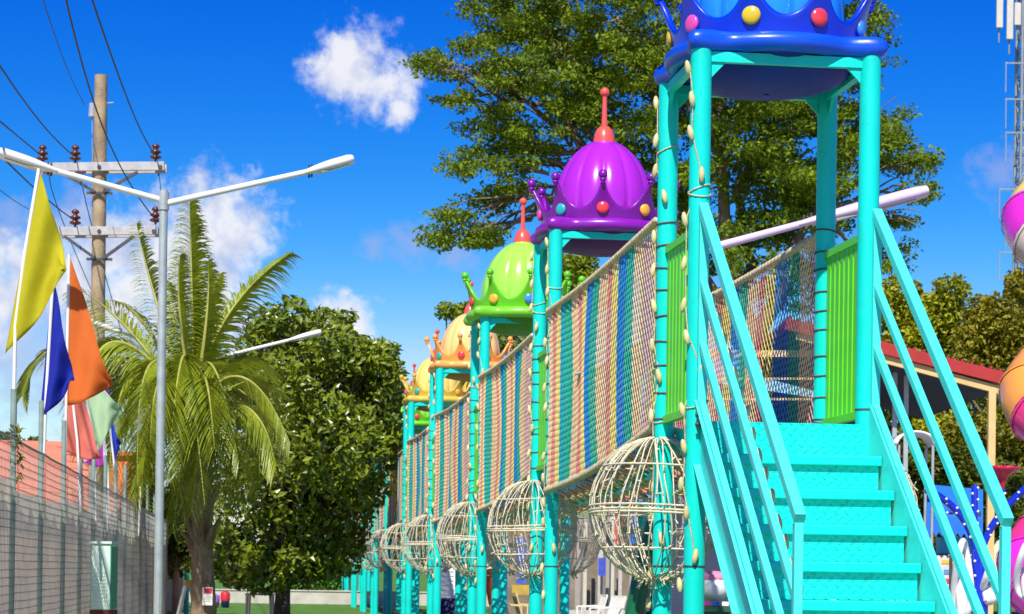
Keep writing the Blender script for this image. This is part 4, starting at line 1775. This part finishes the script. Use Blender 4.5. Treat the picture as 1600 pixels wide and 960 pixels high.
m.add([a + Vector((.1, .12, -.2)), b_ + Vector((-.1, .12, -.2)), b_ + bk + Vector((-.1, 0, -.2)), a + bk + Vector((.1, 0, -.2))], [(0, 1, 2, 3)])
m.build('ceiling', mat('shaded_ceiling', (.03, .035, .07), .8, .2, 1), pv)  # dark sheet: the shade under the roof is put into its colour
m = MB()
m.bar(a + Vector((0, -.05, -.10)), b_ + Vector((0, -.05, -.10)), .05, .22)
m.build('fascia', REDR, pv, bevel=.01)
m = MB()
m.bar(a + Vector((.2, .06, -.30)), b_ + Vector((-.1, .06, -.30)), .1, .14)
m.build('eave_beam', CREAM, pv)
for (px, mt, w_) in ((1541, CREAM, .13), (1404, MATS['galvanised_steel'], .08), (1422, MATS['galvanised_steel'], .08), (1300, CREAM, .12)):
    q = P(px, 700, VD + .5) - O
    tt = (q.x - a.x) / (b_.x - a.x)
    zt_ = a.z + (b_.z - a.z) * tt - .36
    m = MB()
    m.box((q.x, .06 if mt is CREAM else 1.0, zt_ / 2), (w_, w_, zt_))
    m.build('post', mt, pv)
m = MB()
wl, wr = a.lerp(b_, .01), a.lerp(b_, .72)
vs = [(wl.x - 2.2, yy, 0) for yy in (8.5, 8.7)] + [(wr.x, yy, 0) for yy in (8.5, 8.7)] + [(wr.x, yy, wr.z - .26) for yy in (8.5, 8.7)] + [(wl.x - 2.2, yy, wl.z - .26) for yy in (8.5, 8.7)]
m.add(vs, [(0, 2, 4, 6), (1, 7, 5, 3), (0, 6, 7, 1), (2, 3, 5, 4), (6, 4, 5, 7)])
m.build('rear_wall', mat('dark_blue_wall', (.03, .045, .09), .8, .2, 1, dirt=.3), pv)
m = MB()
for s in range(4):
    z = 2.6 + s * .45
    m.box(((a.x + b_.x) / 2 - 1.0, 1.4 + s * .3, z), (b_.x - a.x - 2.4, .06, .06))
m.build('rail', MATS['galvanised_steel'], pv)
m = MB()
e0, e1 = P(1100, 553, VD + .5) - O, P(1292, 553, VD + .5) - O
m.bar(e0, e1, .06, .12)
for y_ in (592, 624):
    m.bar(P(1100, y_, VD + .5) - O, P(1292, y_, VD + .5) - O, .03, .04)
m.build('cream_rail', CREAM, pv)

# white curved ride canopy peeping above the stair rail
t = thing('ride_canopy', 'small white curved canopy seen over the right stair railing', 'canopy', P(1425, 772, 30))
m = MB()
pts = []
for j in range(15):
    a_ = PI * j / 14
    pts.append((.24 * math.cos(a_), 0, .62 + .16 * math.sin(a_)))
vs = [(x, y, z) for (x, _, z) in pts for y in (-.3, .3)]
m.add(vs, [(2 * j, 2 * j + 2, 2 * j + 3, 2 * j + 1) for j in range(14)], True)
o = m.build('canopy_shell', WHITEM, t)
s_ = o.modifiers.new('solid', 'SOLIDIFY')
s_.thickness = .03
m = MB()
for x in (-.22, .22):
    for y in (-.25, .25):
        m.tube([(x, y, -2.2), (x, y, .62)], .02, 8)
m.build('canopy_post', STEEL, t)

# ================================================================== TUBE SLIDE at the right edge
SD = 30
TUBEC = [('slide_yellow', (.86, .62, .12)), ('slide_magenta', (.72, .03, .50)), ('slide_clear', (.62, .50, .42)), ('slide_red', (.75, .02, .06)), ('slide_orange', (.88, .34, .05)), ('slide_pink', (.80, .04, .22))]
for nme, c in TUBEC:
    mat(nme, c, .25, .05, 3, coat=.4, dirt=.06)
t = thing('tube_slide', 'spiral tube slide in magenta, yellow, orange and pink at the right edge', 'slide', (P(1666, 900, SD).x, SD, 0))
sx = P(1666, 900, SD).x
zc = [P(1600, 355, SD).z]
HR = .46
RT = .42
turn = (P(1600, 355, SD).z - P(1600, 625, SD).z)
seq = ['slide_yellow', 'slide_magenta', 'slide_clear', 'slide_red', 'slide_red', 'slide_orange', 'slide_yellow', 'slide_orange',
       'slide_orange', 'slide_orange', 'slide_pink', 'slide_red', 'slide_yellow', 'slide_orange', 'slide_orange', 'slide_yellow', 'slide_pink', 'slide_magenta', 'slide_magenta', 'slide_pink', 'slide_orange', 'slide_yellow', 'slide_red']
nseg = 22
a0 = R(118)
for s in range(nseg):
    m = MB()
    path = []
    for j in range(7):
        f = s + j / 6
        a_ = a0 + f * R(45)
        path.append((HR * math.cos(a_), HR * math.sin(a_), zc[0] + .40 - turn * f / 8))
    if path[-1][2] < .4:
        break
    rad = [RT + (.02 if j in (0, 6) else 0) for j in range(7)]
    m.tube(path, rad, 22, False)
    c = seq[s % len(seq)]
    sg_ = m.build('tube_section', MATS[c], t)
    m = MB()
    d = (Vector(path[1]) - Vector(path[0])).normalized()
    m.tube([Vector(path[0]) - d * .02, Vector(path[0]) + d * .02], RT + .035, 22, False)
    m.build('flange', MATS[c], sg_)
m = MB()
m.tube([(0, 0, 0), (0, 0, zc[0] + 1.2)], .12, 14)
m.build('support_pole', mat('slide_pole_green', (.12, .45, .04), .4), t)

# ================================================================== LATTICE MAST
MD = 150
t = thing('lattice_mast', 'tall grey lattice telecom mast with panel antennas at the right edge', 'mast', (P(1602, 900, MD).x, MD, 0))
mz = P(1600, -60, MD).z
hw = .85
MG = mat('mast_grey', (.30, .33, .36), .5, .15, 4, metallic=.3)
for sx_ in (-1, 1):
    for sy in (-1, 1):
        m = MB()
        m.tube([(sx_ * hw, sy * hw, 0), (sx_ * hw, sy * hw, mz)], .11, 8)
        m.build('leg', MG, t)
m = MB()
z = 0
k = 0
while z < mz - 1.7:
    for (ax, ay, bx_, by) in ((-1, -1, 1, -1), (1, -1, 1, 1), (1, 1, -1, 1), (-1, 1, -1, -1)):
        m.tube([(ax * hw, ay * hw, z), (bx_ * hw, by * hw, z + 1.7)], .045, 5)
        m.tube([(bx_ * hw, by * hw, z), (ax * hw, ay * hw, z + 1.7)], .045, 5)
        m.tube([(ax * hw, ay * hw, z), (bx_ * hw, by * hw, z)], .05, 5)
    z += 1.7
m.build('bracing', MG, t)
ANT = mat('antenna_panel', (.62, .58, .50), .5, .06, 4)
for (px, py0, py1) in ((1562, -5, 44), (1578, -10, 62), (1590, 5, 40)):
    a, b_ = P(px, py0, MD - 1.5), P(px, py1, MD - 1.5)
    m = MB()
    m.box(((a.x + b_.x) / 2 - t.location.x, -1.5, (a.z + b_.z) / 2), (.42, .22, a.z - b_.z))
    ap = m.build('antenna', ANT, t, bevel=.04)
    m = MB()
    m.tube([(b_.x - t.location.x, -1.3, b_.z - .9), (b_.x - t.location.x, -1.3, a.z)], .06, 6)
    m.build('mount_pipe', MG, ap)
for py in (104, 160, 212, 300, 348, 398, 440):
    q = P(1600, py, MD)
    m = MB()
    x0 = P(1556 if py in (300, 398) else 1566, py, MD).x - t.location.x
    m.bar((x0, -.9, q.z), (.85, -.9, q.z), .08, .10)
    m.bar((x0 + .05, -.9, q.z), (x0 + .05, -.9, q.z - 1.9), .06, .06)
    m.build('side_bracket', MG, t)
m = MB()
m.tube([(-.5, -.9, 0), (-.5, -.9, mz)], .06, 6)
m.tube([(.1, -.9, 0), (.1, -.9, mz)], .09, 6)
m.build('feeder_cable', DARKM, t)

# ================================================================== CARNIVAL RIDE with blue arms
KD = 22
kb = P(1530, 960, KD)
BLUEP = mat('ride_blue', (.005, .03, .55), .3, .06, 5, coat=.3)
t = thing('carnival_ride', 'small ride with bulb studded blue arms and a red flower behind the stairs', 'carnival ride', (kb.x, KD, 0))
O = Vector((kb.x, KD, 0))
q = lambda x, y, dy=0: P(x, y, KD + dy) - O
ME_DOT = None
m = MB()
m.ball((0, 0, 0), .014, 8, 6)
ME_DOT = m.mesh('bulb', WHITEM)


def studded(path, rad, n, nm):
    m = MB()
    m.tube(path, rad, 12)
    o = m.build(nm, BLUEP, t)
    for j in range(n):
        f = (j + .5) / n * (len(path) - 1)
        i0 = min(int(f), len(path) - 2)
        p = path[i0].lerp(path[i0 + 1], f - i0)
        inst('bulb', ME_DOT, o, p + Vector((rad * .75 * (1 if j % 2 else -1), -rad * .8, .0)))


studded([Vector((0, 0, 0)), q(1531, 940), q(1531, 860)], .08, 14, 'column')
studded(bez(q(1527, 868), q(1515, 795), q(1448, 766, -.2), 10), .035, 12, 'arm')
studded(bez(q(1533, 868), q(1540, 815), q(1612, 755, -.2), 10), .035, 12, 'arm')
studded([q(1522, 832, .3), q(1523, 795, .3), q(1523, 758, .3)], .035, 8, 'upright')
studded([q(1528, 800, .3), q(1500, 800, .3), q(1470, 802, .3)], .018, 4, 'cross_arm')
studded([q(1567, 830, .2), q(1567, 800, .2), q(1567, 762, .2)], .02, 4, 'flower_stem')
m = MB()
c = q(1566, 745, .2)
m.lathe([(.02, -.12), (.035, -.05), (.06, 0), (.14, .06), (.165, .09), (.15, .10), (.10, .06), (.02, .04)], 30, c, fn=lambda a_, r, z: r * (1 + (.10 * math.cos(6 * a_) if z > .03 else 0)))
m.build('flower', mat('flower_red', (.62, .01, .05), .3, .08, 8, coat=.3), t)
# white oval seats hung on the arms
for (x, y, rx, rz) in ((1504, 905, .075, .36), (1545, 915, .05, .16), (1606, 892, .10, .26)):
    m = MB()
    c = q(x, y, -.1)
    pts = [c + Vector((rx * math.cos(2 * PI * j / 28), .10 * math.sin(2 * PI * j / 14), rz * math.sin(2 * PI * j / 28))) for j in range(29)]
    m.tube(pts, .032, 10, False)
    m.tube([c + Vector((0, 0, -rz * .95)), c + Vector((0, .02, -rz * .5)), c + Vector((0, .1, rz * .1))], [.05, .06, .04], 10)
    m.build('seat', WHITEM, t)

# blue awning kiosk
t = thing('kiosk', 'blue awning kiosk with cyan counter behind the stair railing', 'kiosk', (P(1490, 900, 30).x, 30, 0))
O = Vector(t.location)
q = lambda x, y, dy=0: P(x, y, 30 + dy) - O
AWN = mat('blue_awning', (.01, .16, .62), .7, .08, 4)
m = MB()
a, b_, c, d = q(1450, 757, 1), q(1536, 765, 1), q(1536, 812, 0), q(1448, 806, 0)
m.add([d, c, b_, a], [(0, 1, 2, 3)], False)
n = 9
for j in range(n):
    e0, e1 = d.lerp(c, j / n), d.lerp(c, (j + 1) / n)
    m.add([e0, e1, e1 - Vector((0, 0, .20)), e0.lerp(e1, .5) - Vector((0, 0, .26)), e0 - Vector((0, 0, .20))], [(4, 3, 2, 1, 0)])
o = m.build('awning', AWN, t)
s_ = o.modifiers.new('solid', 'SOLIDIFY')
s_.thickness = .015
m = MB()
for x in (1455, 1487, 1530):
    p = q(x, 800, .1)
    m.tube([(p.x, p.y, 0), p], .022, 8)
m.build('awning_post', DARKM, t)
m = MB()
e0, e1 = q(1466, 840, .5), q(1520, 866, .5)
m.box(((e0.x + e1.x) / 2, .5, (e0.z + e1.z) / 2), (e1.x - e0.x, .3, e0.z - e1.z))
m.build('fascia_box', mat('cyan_panel', (.03, .50, .66), .5, .06, 4), t)
m = MB()
e0, e1 = q(1462, 868, .3), q(1522, 960, .3)
m.box(((e0.x + e1.x) / 2, .5, e0.z / 2), (e1.x - e0.x, .5, e0.z))
m.build('counter', mat('counter_white', (.66, .62, .56), .6, .1, 6), t)
for j, (x, y, w_, h_, cc) in enumerate([(1478, 878, .14, .05, (.75, .5, .05)), (1492, 884, .16, .05, (.80, .3, .05)), (1485, 894, .2, .06, (.1, .3, .6)), (1478, 908, .12, .06, (.65, .05, .1)), (1496, 905, .12, .07, (.85, .45, .1)), (1488, 920, .22, .05, (.1, .5, .6))]):
    m = MB()
    p = q(x, y, .3)
    m.box((p.x, .5 - .256, p.z), (w_, .006, h_))
    m.build('print_patch', mat('poster_%d' % j, cc, .6), t)

# yard clutter below the bridges ------------------------------------
def chair(label, px, D, rz, mt, py=None):
    b = P(px, 900, D)
    t = thing('plastic_chair', label, 'chair', (b.x, D, 0), rz, 'plastic chairs in the yard')
    m = MB()
    m.box((0, 0, .43), (.44, .44, .035))
    m.build('seat', mt, t, bevel=.012)
    m = MB()
    for s in range(5):
        x = -.16 + s * .08
        m.bar((x, .2, .45), (x * 1.06, .31, .84), .05, .02, (0, 1, 0))
    m.bar((-.23, .315, .85), (.23, .315, .85), .03, .07)
    m.bar((-.22, .2, .44), (-.235, .315, .86), .045, .03, (0, 1, 0))
    m.bar((.22, .2, .44), (.235, .315, .86), .045, .03, (0, 1, 0))
    m.build('backrest', mt, t)
    for sx_ in (-1, 1):
        for sy in (-1, 1):
            m = MB()
            m.tube([(sx_ * .25, sy * .25, 0), (sx_ * .2, sy * .2, .43)], [.022, .03], 6)
            m.build('leg', mt, t)
        m = MB()
        m.bar((sx_ * .235, -.2, .64), (sx_ * .235, .27, .66), .05, .025)
        m.bar((sx_ * .235, -.2, .64), (sx_ * .22, -.2, .43), .05, .025, (0, 1, 0))
        m.build('armrest', mt, t)


chair('white plastic chair facing left under the second bridge', 921, 46, R(-80), WHITEP)
chair('white plastic chair seen from behind right of the other one', 946, 44, R(-60), WHITEP)
chair('tan plastic chair beside the blue table under the bridge', 806, 46, R(75), TAN)
chair('tan plastic chair pushed up to the brown board under the bridge', 828, 47, R(100), TAN)
# table with dark blue cloth
t = thing('cloth_table', 'small table under a dark blue cloth below the bridge', 'table', (P(712, 950, 50).x, 50, 0))
m = MB()
m.box((0, 0, .69), (.95, .7, .03))
m.build('table_top', WHITEP, t)
m = MB()
m.lathe([(.46, 0.02), (.44, .3), (.46, .705), (.30, .712), (.001, .713)], 40, fn=lambda a_, r, z: r * (1 + .04 * math.cos(9 * a_) * (1 - z / .72)))
m.build('table_cloth', mat('navy_cloth', (.012, .012, .09), .8, .15, 6), t)
# folded orange parasol
t = thing('folded_parasol', 'folded orange red parasol hanging point down under the bridge', 'parasol', (P(766, 950, 48).x, 48, 0))
m = MB()
m.lathe([(.03, .62), (.06, .8), (.13, 1.15), (.10, 1.22)], 16, fn=lambda a_, r, z: r * (1 + .12 * math.cos(6 * a_)))
m.lathe([(.10, 1.24), (.14, 1.28), (.12, 1.34), (.02, 1.37)], 16)
m.build('canopy', mat('orange_red_cloth', (.80, .09, .02), .7, .1, 5), t)
m = MB()
m.tube([(0, 0, 0), (0, 0, 1.3)], .02, 8)
m.build('parasol_pole', WHITEM, t)
m = MB()
m.tube([(0, 0, 0), (0, 0, .1)], .22, 16)
m.build('foot', mat('blue_foot', (.01, .12, .55), .5), t)
# louvred white cabinet
t = thing('louvred_box', 'white louvred box standing on the lawn between the towers', 'box', (P(698, 950, 60).x, 60, 0))
m = MB()
m.box((0, 0, .75), (.62, .5, 1.5))
m.build('body', WHITEM, t, bevel=.02)
for s in range(9):
    m = MB()
    m.box((-.06, -.262, .35 + s * .12), (.46, .02, .06))
    m.build('slat', WHITEM, t)
# long store front behind the yard: posts, boards and banners
t = thing('storefront', 'long open storefront with pale posts behind the yard chairs', 'stall', (P(900, 950, 64).x, 64, 0))
O = Vector(t.location)
q = lambda x, y, dy=0: P(x, y, 64 + dy) - O
m = MB()
e0, e1 = q(770, 770, 2), q(1090, 770, 2)
m.box(((e0.x + e1.x) / 2, 2.4, 1.6), (e1.x - e0.x, .2, 3.2))
m.build('rear_wall', mat('brown_wall', (.24, .19, .14), .9, .35, 1.5, dirt=.4), t)  # brown wall colour, mottled at random
for j, x in enumerate([884, 903, 915, 938, 950, 957, 969, 988, 1003, 1020, 1041, 1062, 1080]):
    p = q(x, 900)
    m = MB()
    m.box((p.x, (j % 3) * .3, 1.5), (.10 + .04 * (j % 2), .1, 3.0))
    m.build('post', mat('pale_post_%d' % (j % 3), [(.50, .46, .42), (.36, .32, .30), (.58, .54, .48)][j % 3], .8, .1, 4, dirt=.3), t)
for j, (x0, y0_, x1, y1_, cc) in enumerate([(960, 800, 975, 850, (.5, .1, .08)), (985, 785, 998, 850, (.03, .18, .70)), (1003, 790, 1014, 838, (.72, .45, .06)), (935, 872, 946, 900, (.05, .08, .5)), (808, 840, 822, 912, (.04, .12, .6)),
                                            (800, 914, 832, 930, (.5, .33, .05)), (790, 800, 850, 840, (.25, .15, .05)), (900, 780, 950, 810, (.20, .30, .10)), (1030, 800, 1060, 850, (.3, .3, .5)), (870, 800, 890, 860, (.30, .22, .12))]):
    a, b_ = q(x0, y0_, -.5), q(x1, y1_, -.5)
    m = MB()
    m.box(((a.x + b_.x) / 2, -.5, (a.z + b_.z) / 2), (b_.x - a.x, .03, a.z - b_.z))
    m.build('banner', mat('banner_%d' % j, cc, .7, .2, 5), t)
m = MB()
e0, e1 = q(880, 950, -2), q(1010, 950, -2)
m.box(((e0.x + e1.x) / 2, -2, .14), (e1.x - e0.x, 1.5, .28))
m.build('kerb_platform', CONC, t)
# slanting green pipe and blue panel behind the nearest rope ball
t = thing('climbing_chute', 'slanting dark green chute with blue edge behind the nearest rope ball', 'chute', (P(1000, 950, 18.5).x, 18.5, 0))
O = Vector(t.location)
q = lambda x, y, dy=0: P(x, y, 18.5 + dy) - O
m = MB()
m.tube([q(985, 1000), q(1004, 900), q(1040, 760)], .085, 14)
m.build('chute_tube', mat('dark_green_plastic', (.006, .13, .045), .35, .1, 4), t)
m = MB()
m.bar(q(1008, 1000, .2), q(1030, 860, .2), .1, .1, (0, 1, 0))
m.build('chute_edge', mat('deep_blue_plastic', (.005, .07, .22), .4, .1, 4), t)
# pink and white kiddie cart under the stairs
t = thing('kiddie_cart', 'pink and white kiddie cart glimpsed under the stairs', 'cart', (P(1118, 940, 24).x, 24, 0))
O = Vector(t.location)
q = lambda x, y, dy=0: P(x, y, 24 + dy) - O
m = MB()
c = q(1116, 918)
m.ball(c, .15, 18, 12, (1.15, 1, .95))
m.build('shell', WHITEM, t)
m = MB()
m.ball(c + Vector((0, 0, .10)), .13, 16, 10, (1.25, 1, .55))
m.build('hood', mat('pink_plastic', (.80, .28, .42), .4), t)
m = MB()
m.box((c.x, 0, c.z - .22), (.5, .4, .06))
m.box((c.x, 0, .5), (.3, .3, .98))
m.build('platform', mat('dark_green_base', (.02, .12, .05), .5), t)
for j, cc in enumerate([(.6, .02, .2), (.02, .1, .5), (.85, .8, .8)]):
    m = MB()
    m.box((c.x - .1 + j * .1, -.19, c.z - .17), (.07, .02, .05))
    m.build('trim', mat('cart_trim_%d' % j, cc, .5), t)

# ---- things at the foot of the palm and on the lawn
t = thing('a_frame_board', 'folding pale board leaning open at the foot of the palm', 'board', (P(293, 950, 46).x, 46, 0), R(15))
for s in (-1, 1):
    m = MB()
    m.bar((s * .26, 0, 0), (s * .03, 0, 1.05), .5, .03, (1, 0, 0))
    m.build('panel', WHITEP, t)
m = MB()
m.box((0, 0, 1.0), (.14, .52, .12))
m.build('cap', mat('ochre', (.6, .38, .05), .6), t)
t = thing('garden_table', 'white plastic garden table under the round tree', 'table', (P(406, 950, 52).x, 52, 0))
m = MB()
m.box((0, 0, .72), (.62, .62, .04))
m.build('table_top', WHITEP, t, bevel=.015)
for sx_ in (-1, 1):
    for sy in (-1, 1):
        m = MB()
        m.tube([(sx_ * .29, sy * .29, 0), (sx_ * .26, sy * .26, .71)], [.025, .035], 8)
        m.build('leg', WHITEP, t)
for (x, nme, lab, cc, h) in ((336, 'storage_tub', 'purple and pink plastic tub on the lawn behind the palm', (.30, .12, .55), .40), (352, 'waste_bin', 'red and blue waste bin on the lawn behind the palm', (.60, .02, .04), .50)):
    t = thing(nme, lab, 'bin', (P(x, 940, 74).x, 74, 0))
    m = MB()
    m.lathe([(.001, .01), (.12, .01), (.14, h * .45), (.15, h * .45 + .01)], 16)
    m.build('lower_body', mat(nme + '_low', (.03, .05, .40) if 'waste' in nme else (.42, .25, .62), .5), t)
    m = MB()
    m.lathe([(.15, h * .45), (.155, h * .9), (.13, h), (.06, h + .03), (.001, h + .035)], 16)
    m.build('upper_body', mat(nme + '_up', cc, .5), t)
t = thing('gate', 'grey gate with teal post at the far end of the fence', 'gate', (P(262, 950, 62).x, 62, 0))
m = MB()
for s in range(6):
    m.box((-.3 + s * .13, 0, .75), (.12, .03, 1.3))
m.build('gate_panel', mat('grey_green_panel', (.42, .46, .40), .7, .1, 3), t)
m = MB()
m.tube([(.5, 0, 0), (.5, 0, 1.6)], .07, 12)
m.build('post', mat('teal_post', (.01, .45, .33), .5), t)
t = thing('boulder', 'pale boulder at the foot of the fence beside the lamp post', 'rock', (P(262, 950, 70).x, 70, 0))
m = MB()
m.ball((0, 0, .22), .42, 14, 9, (1.2, .9, .62))
o = m.build('stone', CONC, t)
for v_ in o.data.vertices:
    n_ = math.sin(v_.co.x * 9 + v_.co.z * 7) * .05
    v_.co += v_.normal * n_
